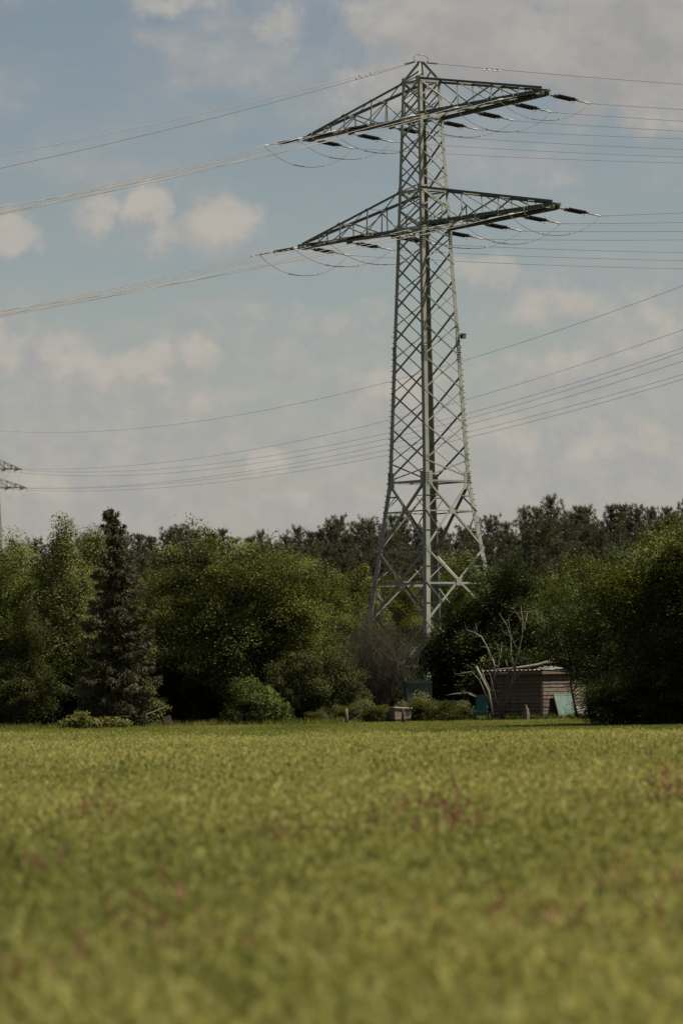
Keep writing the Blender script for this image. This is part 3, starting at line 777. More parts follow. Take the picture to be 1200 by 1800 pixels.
def broadleaf(name, label, cat, xpx, d, h, rx, base=0.6, seed=1, mat=None, bark=None, size=0.15, per=70, spacing=0.62, crad=0.52, n=11, ry=None,
              group=None, up=0.55, flat=0.75, droop=0.0, trunk_r=None, aspect=0.62, inner=0.25, top=0.5, lean=0.0, lobes=None, cover=1.8, wob=0.2):
    rng = np.random.default_rng(seed); lsize = size * (0.88 if lobes is None else 1)
    root = empty(name, (gx(xpx, d), d, 0)); tag(root, label, cat, group)
    lb = lobes
    if lb is None:
        P, N, tint, cen = spray_crown(h - crad * 0.35, rx - crad * 0.5, (ry or rx) - crad * 0.5, base, rng, top, crad * 1.7, per * 3.2 * (size / lsize) ** 1.7, cover, wob)
        size = lsize
    elif lean: lb = [(x + lean * z / h, y, z, a, b, c) for x, y, z, a, b, c in lb]
    if lb is not None: cen = clumps_on(lb, spacing, rng, base * 0.6 + 0.15, inner)
    rad = crad * rng.choice([0.6, 0.8, 1.0, 1.25], len(cen)) * rng.uniform(0.85, 1.15, len(cen))
    if lb is not None: P, N, tint = clump_leaves(cen, rad, per, size, rng, up, 0.5, flat, np.array((0, 0, base + (h - base) * top)), droop)
    ok = P[:, 2] > 0.05; P, N, tint = P[ok], N[ok], tint[ok]
    V, Fq = leaf_quads(P, N, size, rng, aspect)
    mesh_obj('crown', mesh_np('crown', V, [Fq], tint), mat or L_MAPLE, root)
    pick = cen[rng.choice(len(cen), min(len(cen), 26), replace=False)]
    limbs(h, h * 0.72, trunk_r or 0.018 * h + 0.03, pick, rng, bark or BARK, root, (lean * 0.7, 0))
    return root
def copy_tree(root, loc, rz, s, label, cat, group):
    r = root.copy(); C.objects.link(r); r.location = loc; r.rotation_euler = (0, 0, rz); r.scale = s
    tag(r, label, cat, group)
    for ch in root.children:
        c = ch.copy(); C.objects.link(c); c.parent = r
    return r

def needle_tris(P, Dv, length, width, rng):
    n = len(P); S = unit(np.cross(Dv, rng.normal(size=(n, 3)))) * (width * 0.5)
    L = (length * rng.uniform(0.7, 1.3, n))[:, None]
    V = np.empty((n, 3, 3)); V[:, 0] = P - S; V[:, 1] = P + S; V[:, 2] = P + Dv * L
    return V.reshape(-1, 3), np.arange(3 * n).reshape(n, 3)
def pine(name, label, loc, h, seed, group, r=2.0, clear=0.22):
    rng = np.random.default_rng(seed)
    root = empty(name, loc); tag(root, label, 'pine tree', group)
    mb = MB(); tp = []
    for i in range(8):
        t = i / 7; tp.append(Vector((0.25 * math.sin(t * 3 + seed), 0.2 * math.cos(t * 4 + seed), h * 0.97 * t)))
    mb.tube(tp, [0.17 * (1 - 0.9 * i / 7) + 0.01 for i in range(8)], 6)
    cen, dirs = [], []
    z = h * clear
    while z < h * 0.975:
        t = (z - h * clear) / (h * (1 - clear))
        ln = r * (0.8 + 0.9 * t if t < 0.22 else ((1 - t) / 0.78) ** 0.62) * rng.uniform(0.6, 1.25) + 0.06
        k = z / (h * 0.97) * 7; i = min(int(k), 6); c0 = tp[i].lerp(tp[i + 1], k - i)
        nb = int(rng.integers(5, 8))
        a0 = rng.uniform(0, 6.28)
        for b in range(nb):
            a = a0 + 6.283 * b / nb + rng.uniform(-0.35, 0.35); l = ln * rng.uniform(0.55, 1.15); rise = l * rng.uniform(0.25, 0.75) * (0.7 + 0.7 * t) + 0.06
            e = c0 + Vector((math.cos(a) * l, math.sin(a) * l, rise)); m = c0.lerp(e, 0.55) - Vector((0, 0, rise * 0.25))
            mb.tube([c0, m, e], [0.035, 0.022, 0.008], 3, False)
            for q in np.linspace(0.30, 1.0, max(3, int(l / 0.17))):
                p = (c0.lerp(m, q / 0.55) if q < 0.55 else m.lerp(e, (q - 0.55) / 0.45)); sp = 0.06 + 0.09 * min(l, 1.5)
                cen.append((p.x + rng.normal(0, sp), p.y + rng.normal(0, sp), p.z + rng.normal(0.04, .07))); dirs.append((math.cos(a) * 0.45, math.sin(a) * 0.45, 0.95))
        z += rng.uniform(0.30, 0.52)
    for i in range(7):
        cen.append(tuple(tp[-1] + Vector((0, 0, 0.12 - 0.12 * i)))); dirs.append((0, 0, 1))
    mb.obj('trunk', BARK_P, root, True)
    cen = np.array(cen); dirs = np.array(dirs); per = 24; idx = np.repeat(np.arange(len(cen)), per)
    Dv = unit(dirs[idx] + rng.normal(size=(len(idx), 3)) * 0.6); P = cen[idx] + rng.normal(size=(len(idx), 3)) * 0.07
    V, Ft = needle_tris(P, Dv, 0.21, 0.042, rng)
    tint = np.clip(0.6 * rng.uniform(0, 1, len(cen))[idx] + 0.4 * rng.uniform(0, 1, len(idx)), 0, 1)
    mesh_obj('crown', mesh_np('crown', V, [Ft], tint), L_PINE, root)
    return root
def spruce(name, label, xpx, d, h, r, seed, group=None):
    rng = np.random.default_rng(seed)
    root = empty(name, (gx(xpx, d), d, 0)); tag(root, label, 'spruce tree', group)
    def axis(z): t = z / h; return Vector((-0.10 * t + (0.0 if t < 0.9 else -(t - 0.9) * 3.2), 0, z))
    mb = MB(); zz = [h * i / 12 for i in range(13)]
    mb.tube([axis(v) for v in zz], [0.20 * (1 - v / h) + 0.012 for v in zz], 7); mb.obj('trunk', BARK, root, True)
    Ps, Ds, Ts = [], [], []; br = MB()
    z = 0.9
    while z < h * 0.985:
        t = z / h; prof = (1 - t) ** 0.80 * r * (1.0 if t > 0.12 else 0.85) * (0.92 + 0.14 * math.sin(z * 2.9)) + 0.05
        nb = max(5, int(11 * (1 - t * 0.5))); a0 = rng.uniform(0, 6.28)
        for b in range(nb):
            a = a0 + 6.283 * b / nb + rng.uniform(-.25, .25); l = prof * rng.choice([0.6, 0.8, 1.0, 1.22]) * rng.uniform(0.85, 1.1)
            hd = Vector((math.cos(a), math.sin(a), 0)); c0 = axis(min(h * 0.98, z + rng.uniform(-.15, .15)))
            drop = (0.58 - 0.75 * t) * l
            pts = [c0, c0 + hd * l * 0.45 + Vector((0, 0, -drop * 0.45)), c0 + hd * l * 0.8 + Vector((0, 0, -drop * 1.0)), c0 + hd * l + Vector((0, 0, -drop * 0.95 + 0.05 * l))]
            br.tube(pts, [0.03, 0.02, 0.012, 0.006], 3, False)
            ct = rng.uniform(0, 1); m = max(3, int(l / 0.11))
            for q in np.linspace(0.18, 1.0, m):
                k = q * 3; i = min(int(k), 2); p = pts[i].lerp(pts[i + 1], k - i)
                wd = 0.34 * l * (1.05 - q) + 0.06
                cnt = 22
                side = np.array((-hd.y, hd.x, 0)) * rng.uniform(-wd, wd, cnt)[:, None]
                base = np.array(p) + side; base[:, 2] -= np.abs(rng.normal(0, 0.10, cnt)) + np.linalg.norm(side, axis=1) * 0.35
                dv = np.array(hd) * 0.75 + rng.normal(size=(cnt, 3)) * 0.45 + side * 1.2; dv[:, 2] -= 0.45
                Ps.append(base); Ds.append(dv); Ts.append(np.clip(0.45 * ct + 0.35 * q + 0.25 * rng.uniform(0, 1, cnt) - 0.05, 0, 1))  # tint rises along the branch so the tips look sunlit
        z += 0.30 * (1.15 - 0.35 * t)
    tag(br.obj('branches', BARK, root, True), kind='stuff')
    # brown cones and browned shoots round the leader
    for _ in range(15):
        c = axis(h * rng.uniform(0.90, 0.975)); a = rng.uniform(0, 6.28); rr = rng.uniform(0.02, 0.26)
        base = np.array(c + Vector((math.cos(a) * rr, math.sin(a) * rr, -0.04))) + rng.normal(size=(16, 3)) * 0.05
        Ps.append(base); Ds.append(np.tile((math.cos(a) * 0.5, math.sin(a) * 0.5, -0.3), (16, 1)) + rng.normal(size=(16, 3)) * 0.5); Ts.append(np.full(16, 2.0))
    P = np.concatenate(Ps); Dv = unit(np.concatenate(Ds)); T = np.concatenate(Ts)
    V, Ft = needle_tris(P, Dv, 0.17, 0.055, rng)
    mesh_obj('crown', mesh_np('crown', V, [Ft], T), L_SPRUCE, root)
    return root
def twiggy(name, label, cat, loc, mat, stems, seed, spread, h, depth=3, r0=0.03, lift=1.0, group=None, kids=(3, 5)):
    """bare branching shrub or dead tree; every branch is a thin tube"""
    rng = random.Random(seed); root = empty(name, loc); tag(root, label, cat, group)
    main, fine = MB(), MB()
    def grow(p, dv, ln, r, lev):
        n = 4; pts = [p]; q = p.copy(); v = dv.copy()
        for i in range(n):
            v = (v + Vector((rng.gauss(0, .16), rng.gauss(0, .16), rng.gauss(0.06 * lift, .10)))).normalized(); q = q + v * ln / n; pts.append(q.copy())
        (main if lev < 2 else fine).tube(pts, [max(0.0045, r * (1 - 0.75 * i / n)) for i in range(n + 1)], 5 if lev == 0 else 3, False)
        if lev < depth:
            for _ in range(rng.randint(*kids)):
                k = rng.randint(1, n); nv = (v * 0.75 + Vector((rng.gauss(0, .5), rng.gauss(0, .5), rng.gauss(0.30 * lift, .35)))).normalized()
                grow(pts[k], nv, ln * rng.uniform(0.42, 0.72), r * 0.5, lev + 1)
    for i in range(stems):
        a = rng.uniform(0, 6.283); s = rng.uniform(0.1, 1.0) ** 0.7 * spread
        grow(Vector((math.cos(a) * 0.18 * rng.random(), math.sin(a) * 0.18 * rng.random(), 0)), Vector((math.cos(a) * s, math.sin(a) * s, 1)).normalized(), h * rng.uniform(0.42, 0.62), r0 * rng.uniform(0.7, 1.2), 0)
    tag(main.obj('stems', mat, root), kind='stuff'); tag(fine.obj('twigs', mat, root), kind='stuff')
    return root

# ------------------------------------------------------------------ the trees in front of the pylon's foot
broadleaf('broadleaf_tree', 'bright green dense tree at the left edge, behind the birches', 'tree', 8, 188, 9.2, 2.7, 0.4, 11, L_BRIGHT, size=0.14, per=90, crad=0.66, spacing=0.72)
broadleaf('birch_tree', 'airy pale birch with a tall wind-bent top, left of the spruce', 'birch tree', 108, 182, 9.9, 1.75, 0.6, 12, L_BIRCH, BARK_B, size=0.095, per=95, crad=0.50, spacing=0.55, up=0.2, flat=1.15, droop=0.25, inner=0.35, lean=0.25,
          lobes=[(0, 0, 2.6, 1.6, 1.5, 2.2), (0.3, 0.2, 5.3, 1.6, 1.4, 1.9), (-0.65, 0, 4.5, 1.2, 1.2, 1.7), (0.0, 0, 7.1, 1.1, 0.9, 1.3), (0.05, 0, 8.7, 0.5, 0.45, 1.1), (-0.75, 0.2, 6.9, 0.6, 0.6, 0.8), (0.8, -.3, 6.6, 0.7, 0.6, 0.8)])
broadleaf('birch_tree', 'second pale birch whose top shows just left of the spruce tip', 'birch tree', 165, 185, 9.6, 1.4, 0.6, 13, L_BIRCH, BARK_B, size=0.095, per=95, crad=0.48, spacing=0.55, up=0.2, flat=1.1, droop=0.25, inner=0.35,
          lobes=[(0, 0, 2.8, 1.5, 1.4, 2.4), (0.1, 0.2, 6.0, 1.3, 1.2, 1.9), (0.25, 0, 8.1, 0.8, 0.7, 1.2), (-0.35, 0, 7.4, 0.55, 0.5, 0.8)])
broadleaf('olive_shrub', 'thin greyish olive small tree in front of the birches at far left', 'small tree', 48, 171, 5.8, 1.0, 0.2, 14, L_OLIVE, size=0.08, per=70, crad=0.36, spacing=0.46, n=9, up=0.3, inner=0.1)
spruce('spruce_tree', 'dark grey-green spruce with a crooked brown-tipped leader', 212, 168, 9.75, 2.4, 21)
broadleaf('pale_tree', 'pale yellow-green tree between the spruce and the big maple', 'tree', 268, 215, 8.3, 2.0, 0.5, 15, L_PALE, size=0.13, crad=0.5, spacing=0.6)
broadleaf('pale_tree', 'low pale green tree behind the foot of the spruce', 'tree', 240, 192, 5.0, 2.0, 0.2, 151, L_MAPLE, size=0.13, crad=0.5, spacing=0.6)
broadleaf('maple_tree', 'largest round dark green maple left of the pylon', 'tree', 418, 171.5, 8.8, 4.15, 0.8, 16, L_MAPLE, size=0.12, per=135, crad=0.66, spacing=0.78, n=22, trunk_r=0.24, top=0.56, ry=2.8, cover=1.95, wob=0.13)
broadleaf('maple_tree', 'lighter green tree on the right shoulder of the big maple', 'tree', 538, 183, 7.9, 2.2, 0.2, 17, L_BRIGHT, size=0.125, per=90, crad=0.58, spacing=0.66, n=14)
broadleaf('poplar_tree', 'narrow pointed yellow-green tree just left of the pylon leg', 'tree', 642, 225, 8.8, 1.35, 0.4, 18, L_PALE, size=0.12, crad=0.42, spacing=0.5,
          lobes=[(0, 0, 2.6, 1.8, 1.5, 2.2), (0, 0, 4.9, 1.3, 1.1, 1.7), (0.1, 0, 6.6, 0.8, 0.7, 1.2), (0.05, 0, 7.9, 0.38, 0.35, 0.8)])
broadleaf('pale_tree', 'green rounded tree left of the pylon, behind the bare shrub', 'tree', 597, 208, 7.7, 2.2, 0.3, 19, L_BRIGHT, size=0.13, crad=0.52, spacing=0.62)
broadleaf('pale_tree', 'rounded yellow-green tree seen through the pylon legs, left of its middle', 'tree', 712, 228, 8.4, 2.3, 0.3, 20, L_BIRCH, size=0.13, crad=0.5, spacing=0.62)
broadleaf('pale_tree', 'rounded yellow-green tree seen through the pylon legs, right of its middle', 'tree', 795, 232, 9.2, 2.4, 0.3, 22, L_BRIGHT, size=0.13, crad=0.5, spacing=0.62)
broadleaf('oak_tree', 'dark leafy tree in front of the pylon right leg, behind the shed', 'tree', 880, 184, 8.3, 2.9, 0.2, 23, L_DARK, size=0.13, per=105, crad=0.60, spacing=0.68, n=17)
broadleaf('pale_tree', 'yellow-green tree top between the dark tree and the big right tree', 'tree', 985, 196, 7.9, 2.6, 0.3, 24, L_BRIGHT, size=0.13, crad=0.55, spacing=0.65)
broadleaf('dark_tree', 'small dark tree at the pylon foot, right of the bare shrub', 'tree', 792, 187, 5.6, 1.9, 0.1, 25, L_DARK, size=0.13, per=100, crad=0.54, spacing=0.6)
broadleaf('maple_tree', 'big dark tree with black shade under it at the right edge', 'tree', 1150, 143, 7.35, 3.75, 0.4, 26, L_MAPLE, size=0.125, per=125, crad=0.70, spacing=0.80, n=22, trunk_r=0.22, ry=2.6, top=0.55, cover=1.8, wob=0.18)
broadleaf('maple_tree', 'leafy tree behind the big right tree, cut by the right edge', 'tree', 1225, 184, 9.5, 3.0, 0.5, 27, L_BRIGHT, size=0.14, per=85, crad=0.62, spacing=0.70)
broadleaf('oak_tree', 'dark leafy tree filling the gap right of the shed', 'tree', 1075, 175, 7.3, 2.9, 0.2, 271, L_DARK, size=0.13, per=90, crad=0.58, spacing=0.68)
broadleaf('maple_tree', 'broad dark tree just past the right edge, its branches reaching in', 'tree', 1335, 142, 9.6, 4.0, 0.3, 277, L_MAPLE, size=0.15, per=80, crad=0.7, spacing=0.8)
broadleaf('overhanging_tree', 'slender tree with leaning stems hanging over the shed roof', 'small tree', 1012, 166.4, 5.0, 1.6, 1.7, 28, L_DARK, size=0.09, per=70, crad=0.42, spacing=0.56, n=10, trunk_r=0.06, lean=-0.35,
          lobes=[(0.1, 0.2, 3.6, 1.1, .9, 1.0), (-0.7, 0, 2.7, 0.8, .6, .5), (0.9, 0.1, 2.4, 1.0, .7, 1.0), (1.3, .1, 1.2, .6, .5, .9), (-0.2, 0, 4.5, .7, .6, .5), (0.9, 0.2, 4.0, .7, .6, .6), (-1.0, -.1, 3.5, .55, .5, .4), (0.5, -0.3, 2.2, .5, .4, .3)])
broadleaf('hawthorn_tree', 'small dark hawthorn with a bare thin trunk in front of the maples', 'small tree', 517, 169, 3.3, 1.25, 0.7, 31, L_OLIVE, size=0.08, per=90, crad=0.38, spacing=0.46, n=12, trunk_r=0.06,
          lobes=[(-.2, 0, 2.0, .9, .8, .8), (.5, 0, 2.3, .7, .7, .7), (-.7, .1, 1.6, .6, .5, .45), (.2, 0, 2.9, .5, .5, .35), (.9, 0, 1.5, .5, .5, .4)])
broadleaf('hawthorn_tree', 'small rounded dark tree left of the bare shrub', 'small tree', 588, 170.5, 3.2, 1.3, 0.2, 32, L_OLIVE, size=0.08, per=90, crad=0.38, spacing=0.46, n=12, trunk_r=0.06,
          lobes=[(0, 0, 1.7, 1.0, .8, .9), (.6, 0, 1.9, .7, .7, .7), (-.7, .1, 2.0, .6, .5, .5), (.1, 0, 2.7, .6, .5, .4), (1.1, 0, 1.0, .55, .5, .5), (-.9, 0, 1.0, .5, .4, .4)])
broadleaf('bush', 'light green bush under the right side of the big maple', 'bush', 446, 166.5, 2.1, 1.1, 0.05, 33, L_BRIGHT, size=0.09, per=70, crad=0.36, spacing=0.46, n=10,
          lobes=[(0, 0, .7, .9, .7, .6), (-.3, 0, 1.5, .6, .5, .45), (.6, 0, 1.3, .6, .5, .4), (1.0, 0, .6, .5, .5, .4), (-.9, 0, .5, .5, .4, .4)])
broadleaf('bush', 'bright leafy bush at the foot of the spruce', 'bush', 190, 167.5, 1.9, 0.75, 0.05, 34, L_BRIGHT, size=0.11, per=45, crad=0.34, spacing=0.5, n=8,
          lobes=[(0, 0, .5, .6, .5, .4), (-.3, 0, 1.1, .45, .4, .3), (.4, 0, 1.5, .4, .4, .25), (.1, 0, .9, .5, .4, .3)])
broadleaf('bush', 'bright leafy bush between the spruce and the big maple', 'bush', 252, 168, 1.9, 0.85, 0.05, 35, L_BRIGHT, size=0.11, per=45, crad=0.34, spacing=0.5, n=8,
          lobes=[(0, 0, .5, .7, .5, .4), (-.5, 0, 1.4, .4, .4, .25), (.3, 0, 1.6, .5, .4, .25), (.6, 0, .8, .5, .4, .3)])
broadleaf('bush', 'low yellow-green bush at the meadow edge left of the spruce', 'bush', 150, 163, 0.85, 1.1, 0.0, 36, L_PALE, size=0.10, per=45, crad=0.26, spacing=0.36, n=9,
          lobes=[(0, 0, .25, .7, .4, .25), (-.6, 0, .2, .5, .4, .2), (-.2, 0, .5, .4, .3, .2), (.8, 0, .25, .6, .4, .2), (1.4, .2, .2, .4, .3, .2)])
broadleaf('bush', 'drooping grey-green bush at the far left edge of the wood', 'bush', 42, 169, 1.9, 0.85, 0.3, 37, L_OLIVE, size=0.08, per=60, crad=0.34, spacing=0.42, n=8)
twiggy('bare_shrub', 'bare brown many-stemmed shrub in front of the pylon left leg', 'shrub', (gx(674, 178), 178, 0), TWIG, 34, 5, 0.60, 4.9, 3, 0.035, 1.7, kids=(4, 6))
# undergrowth that fills the dark between the trunks
rngu = random.Random(3)
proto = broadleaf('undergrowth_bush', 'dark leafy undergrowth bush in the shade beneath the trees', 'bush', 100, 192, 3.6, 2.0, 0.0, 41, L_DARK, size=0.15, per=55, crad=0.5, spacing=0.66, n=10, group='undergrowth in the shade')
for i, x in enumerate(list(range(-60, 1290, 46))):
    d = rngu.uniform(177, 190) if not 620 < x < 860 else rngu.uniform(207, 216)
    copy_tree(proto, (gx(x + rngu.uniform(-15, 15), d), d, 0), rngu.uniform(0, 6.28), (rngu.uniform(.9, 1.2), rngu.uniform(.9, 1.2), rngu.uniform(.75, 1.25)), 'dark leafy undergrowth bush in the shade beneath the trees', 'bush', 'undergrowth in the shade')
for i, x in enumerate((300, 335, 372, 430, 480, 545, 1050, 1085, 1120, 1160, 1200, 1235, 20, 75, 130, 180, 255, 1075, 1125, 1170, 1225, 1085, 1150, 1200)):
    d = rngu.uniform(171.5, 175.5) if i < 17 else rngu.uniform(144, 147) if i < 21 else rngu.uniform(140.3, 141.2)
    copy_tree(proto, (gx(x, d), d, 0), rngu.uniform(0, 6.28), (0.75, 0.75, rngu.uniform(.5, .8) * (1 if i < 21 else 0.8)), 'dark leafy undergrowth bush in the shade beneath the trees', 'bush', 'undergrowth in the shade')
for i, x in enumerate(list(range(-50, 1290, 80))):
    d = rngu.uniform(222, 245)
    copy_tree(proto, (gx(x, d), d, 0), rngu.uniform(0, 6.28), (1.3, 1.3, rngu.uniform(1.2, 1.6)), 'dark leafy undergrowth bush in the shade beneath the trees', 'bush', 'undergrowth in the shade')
# brambles along the meadow edge
rngb = random.Random(8)
bp = None
spots = [(622, 168, .9, 1.0), (655, 167, 1.0, 1.0), (690, 169.5, .8, .8), (742, 168, 1.3, 1.25), (775, 167, 1.1, .9), (812, 168, 1.0, .85), (600, 169, .7, .8), (560, 168.5, .7, .7), (715, 171, .8, .9)]
where = ['left of the pale crate, beside the left post', 'between the two wooden posts', 'behind the pale crate', 'the tallest, right of the pale crate', 'in front of the old vehicle', 'left of the green chair', 'just left of the left wooden post', 'under the small rounded tree', 'between the crate and the old vehicle']
for i, ((x, d, s, zs), wh) in enumerate(zip(spots, where)):
    lb = f'yellow-green bramble thicket {wh}'
    if bp is None: bp = broadleaf('bramble_bush', lb, 'bush', x, d, 1.05, 0.85, 0.0, 51, L_BRAMBLE, size=0.075, per=60, crad=0.26, spacing=0.30, n=10, group='brambles at the meadow edge')
    else: copy_tree(bp, (gx(x, d), d, 0), rngb.uniform(0, 6.28), (s, s, zs), lb, 'bush', 'brambles at the meadow edge')
# the pine wood behind
plist = [pine('pine_tree', 'dark pine standing in the wood left of the pylon', (0, 0, 0), 15.0, sd, 'pines in the wood behind', rr) for sd, rr in ((61, 2.7), (62, 3.2), (63, 2.4), (64, 2.9))]
tops = [(-40, 945), (60, 950), (150, 945), (240, 936), (285, 942), (335, 924), (420, 935), (480, 930), (520, 928), (560, 935), (600, 915), (650, 905), (690, 896), (730, 918), (790, 920), (850, 921), (905, 902), (950, 889), (985, 875), (1040, 896), (1090, 888), (1130, 893), (1175, 880), (1215, 881), (1270, 878)]
def top_y(x):
    for (x0, y0), (x1, y1) in zip(tops, tops[1:]):
        if x <= x1: return y0 + (y1 - y0) * (x - x0) / (x1 - x0)
    return tops[-1][1]
rngp = random.Random(12); k = 0
for d, step, low in ((300, 25, 0), (288, 33, 26), (272, 40, 62)):
    x = -45
    while x < 1270:
        xx = x + rngp.uniform(-8, 8); y = top_y(xx) + low + abs(rngp.gauss(0, 9)) - (5 if low == 0 else 0)
        X = gx(xx, d, 12); h = zy(y, d, X); dd = d + rngp.uniform(-5, 5); h *= dd / d
        lb = f"dark pine standing in the wood {'left' if xx < 745 else 'right'} of the pylon"
        s = h / 15.0; sx = s * rngp.uniform(0.85, 1.15)
        if k < 4:
            r = plist[k]; r.location = (gx(xx, dd), dd, 0); r.rotation_euler = (0, 0, rngp.uniform(0, 6.28)); r.scale = (sx, sx, s); r['label'] = lb
        else: copy_tree(plist[rngp.randrange(4)], (gx(xx, dd), dd, 0), rngp.uniform(0, 6.28), (sx, sx, s), lb, 'pine tree', 'pines in the wood behind')
        k += 1; x += step * rngp.uniform(0.8, 1.2)

# ------------------------------------------------------------------ things at the edge of the wood
def plank_mat():
    m, t, o = material('weathered_plank')
    g = t.n('ShaderNodeNewGeometry'); v = g.outputs['Position']; oi = t.n('ShaderNodeObjectInfo')
    mp = t.n('ShaderNodeVectorMath', operation='MULTIPLY'); t.l(v, mp.inputs[0]); mp.inputs[1].default_value = (1, 1, 9)
    c = t.mix(t.ss(t.noise(mp.outputs[0], 2.4, 6, 0.7), 0.3, 0.7), (0.085, 0.066, 0.050), (0.18, 0.145, 0.112))
    c = t.mix(t.math('MULTIPLY', oi.outputs['Random'], 0.65), c, (0.10, 0.078, 0.058))
    st_ = t.n('ShaderNodeVectorMath', operation='MULTIPLY'); t.l(v, st_.inputs[0]); st_.inputs[1].default_value = (2.2, 2.2, 0.5)
    c = t.mix(t.ss(t.noise(st_.outputs[0], 1.6, 5, 0.7), 0.50, 0.68), c, (0.045, 0.036, 0.026))
    p = t.n('ShaderNodeBsdfPrincipled'); t.l(c, p.inputs['Base Color']); p.inputs['Roughness'].default_value = 0.9; p.inputs['Specular IOR Level'].default_value = 0.15
    t.l(p.outputs[0], o.inputs[0]); return m
PLANK = plank_mat()
PLANK_D = surf('dark_plank', (0.10, 0.072, 0.05), (0.15, 0.11, 0.08), 2.2, 0.9, bump=0.3, stretch=(0.5, 4, 8))
ROOF = surf('old_corrugated_sheet', (0.16, 0.14, 0.12), (0.24, 0.215, 0.19), 1.5, 0.8, dirt=(0.10, 0.085, 0.06))
TEAL = surf('chipped_teal_paint', (0.075, 0.125, 0.105), (0.13, 0.185, 0.155), 3.5, 0.7, dirt=(0.05, 0.062, 0.05))
TEALD = surf('teal_plastic', (0.008, 0.050, 0.038), (0.012, 0.066, 0.05), 3, 0.45)
PALEB = surf('pale_board', (0.30, 0.25, 0.21), (0.38, 0.32, 0.275), 3, 0.85, dirt=(0.20, 0.155, 0.12))
REDW = surf('reddish_side', (0.16, 0.11, 0.085), (0.22, 0.155, 0.12), 5, 0.85)
GREYW = surf('grey_post_wood', (0.11, 0.088, 0.066), (0.17, 0.135, 0.105), 4, 0.9, bump=0.3, stretch=(3, 3, 0.5))
TARP = surf('green_tarp', (0.10, 0.125, 0.095), (0.17, 0.19, 0.155), 2, 0.7)
SD = 169.0
SX = gx(953, SD)
SH = empty('shed', (SX, SD, 0), math.radians(-52)); tag(SH, 'weathered wooden plank shed with a corrugated roof at the edge of the wood', 'shed')
# local axes: +x runs along the sunny wall away from the near corner (to the right), -? the shaded wall runs to the left
e1 = Vector((math.cos(math.radians(46)), math.sin(math.radians(46)), 0)); e2 = Vector((-math.cos(math.radians(40)), math.sin(math.radians(40)), 0))
SH.rotation_euler = (0, 0, 0)
W1, W2, WH = 2.95, 2.80, 2.02
PB = MB().box((0.5, 0, 0), (1, 1, 1)).mesh('plank')
def plank(me_mat, p, ax, ln, hgt, z, thick, tilt, parent, rr):
    nrm = Vector((ax.y, -ax.x, 0))
    if nrm.y > 0: nrm = -nrm
    up = (Vector((0, 0, 1)) + nrm * -tilt).normalized(); n2 = ax.cross(up).normalized()
    o = bpy.data.objects.new('plank', me_mat); link(o, parent)
    c = p + Vector((0, 0, z)) + nrm * rr
    o.matrix_basis = Matrix(((ax.x * ln, n2.x * thick, up.x * hgt, c.x), (ax.y * ln, n2.y * thick, up.y * hgt, c.y), (ax.z * ln, n2.z * thick, up.z * hgt, c.z), (0, 0, 0, 1)))
PBL = PB.copy(); PBL.materials.append(PLANK); PBD = PB.copy(); PBD.materials.append(PLANK_D)
rs = random.Random(4)
n_pl = 12; ph = WH / n_pl
for i in range(n_pl):
    z = 0.06 + ph * (i + 0.5)
    plank(PBL, Vector((0, 0, 0)) + e1 * 0.02, (e1 + Vector((0, 0, rs.uniform(-.012, .012)))).normalized(), W1 - rs.uniform(0, .12), ph * rs.uniform(.78, .93), z, 0.03, 0.16, SH, 0.035 + rs.uniform(-.014, .014))
    plank(PBL, Vector((0, 0, 0)) + e2 * 0.02, (e2 + Vector((0, 0, rs.uniform(-.012, .012)))).normalized(), W2 - rs.uniform(0, .12), ph * rs.uniform(.78, .93), z, 0.03, 0.16, SH, 0.035 + rs.uniform(-.014, .014))
core = MB(); cc = (e1 * W1 + e2 * W2) / 2
v = [Vector((0, 0, 0)), e1 * W1, e1 * W1 + e2 * W2, e2 * W2]
core.v = [tuple(p + (cc - p).normalized() * 0.06) for p in v] + [tuple(p + (cc - p).normalized() * 0.06 + Vector((0, 0, WH + 0.04))) for p in v]
core.f = [(0, 1, 5, 4), (1, 2, 6, 5), (2, 3, 7, 6), (3, 0, 4, 7), (4, 5, 6, 7)]
core.obj('inner_wall', PLANK_D, SH)
for p in (Vector((0, 0, 0)), e1 * W1, e2 * W2):
    MB().box(p + Vector((0, 0, WH / 2)), (0.09, 0.09, WH + 0.06)).obj('corner_post', PLANK_D, SH)
# corrugated roof sheets, ridges running along e1
rt = []; nseg = 56; o0 = -0.25
vv, ffs = [], []
for i in range(nseg + 1):
    s = o0 + (W2 + 0.5) * i / nseg; wz = 0.028 * math.sin(i * math.pi / 2 + 0.6)
    for t in (-0.30, W1 * 0.5, W1 + 0.3):
        p = e2 * s + e1 * t; vv.append((p.x, p.y, WH + 0.17 + wz - 0.05 * t)); 
    for t in (-0.30, W1 * 0.5, W1 + 0.3):
        p = e2 * s + e1 * t; vv.append((p.x, p.y, WH + 0.155 + wz - 0.05 * t))
for i in range(nseg):
    b, c = i * 6, (i + 1) * 6
    for k in (0, 1):
        ffs += [(b + k, b + k + 1, c + k + 1, c + k), (b + 3 + k, c + 3 + k, c + 4 + k, b + 4 + k)]
    ffs += [(b, c, c + 3, b + 3), (b + 2, b + 5, c + 5, c + 2)]
rm = bpy.data.meshes.new('roof'); rm.from_pydata(vv, [], ffs); rm.update()
roof = mesh_obj('roof', rm, ROOF, SH)
for a, b in ((e2 * -0.2 + e1 * -0.22, e2 * (W2 + 0.2) + e1 * -0.22), (e2 * -0.2 + e1 * -0.22, e2 * -0.2 + e1 * (W1 + 0.2))):
    ax = (b - a); L_ = ax.length
    MB().box((a + b) / 2 + Vector((0, 0, WH + 0.06)), (L_, 0.05, 0.14), Matrix.Rotation(math.atan2(ax.y, ax.x), 4, 'Z')).obj('eaves_board', PLANK_D, roof)
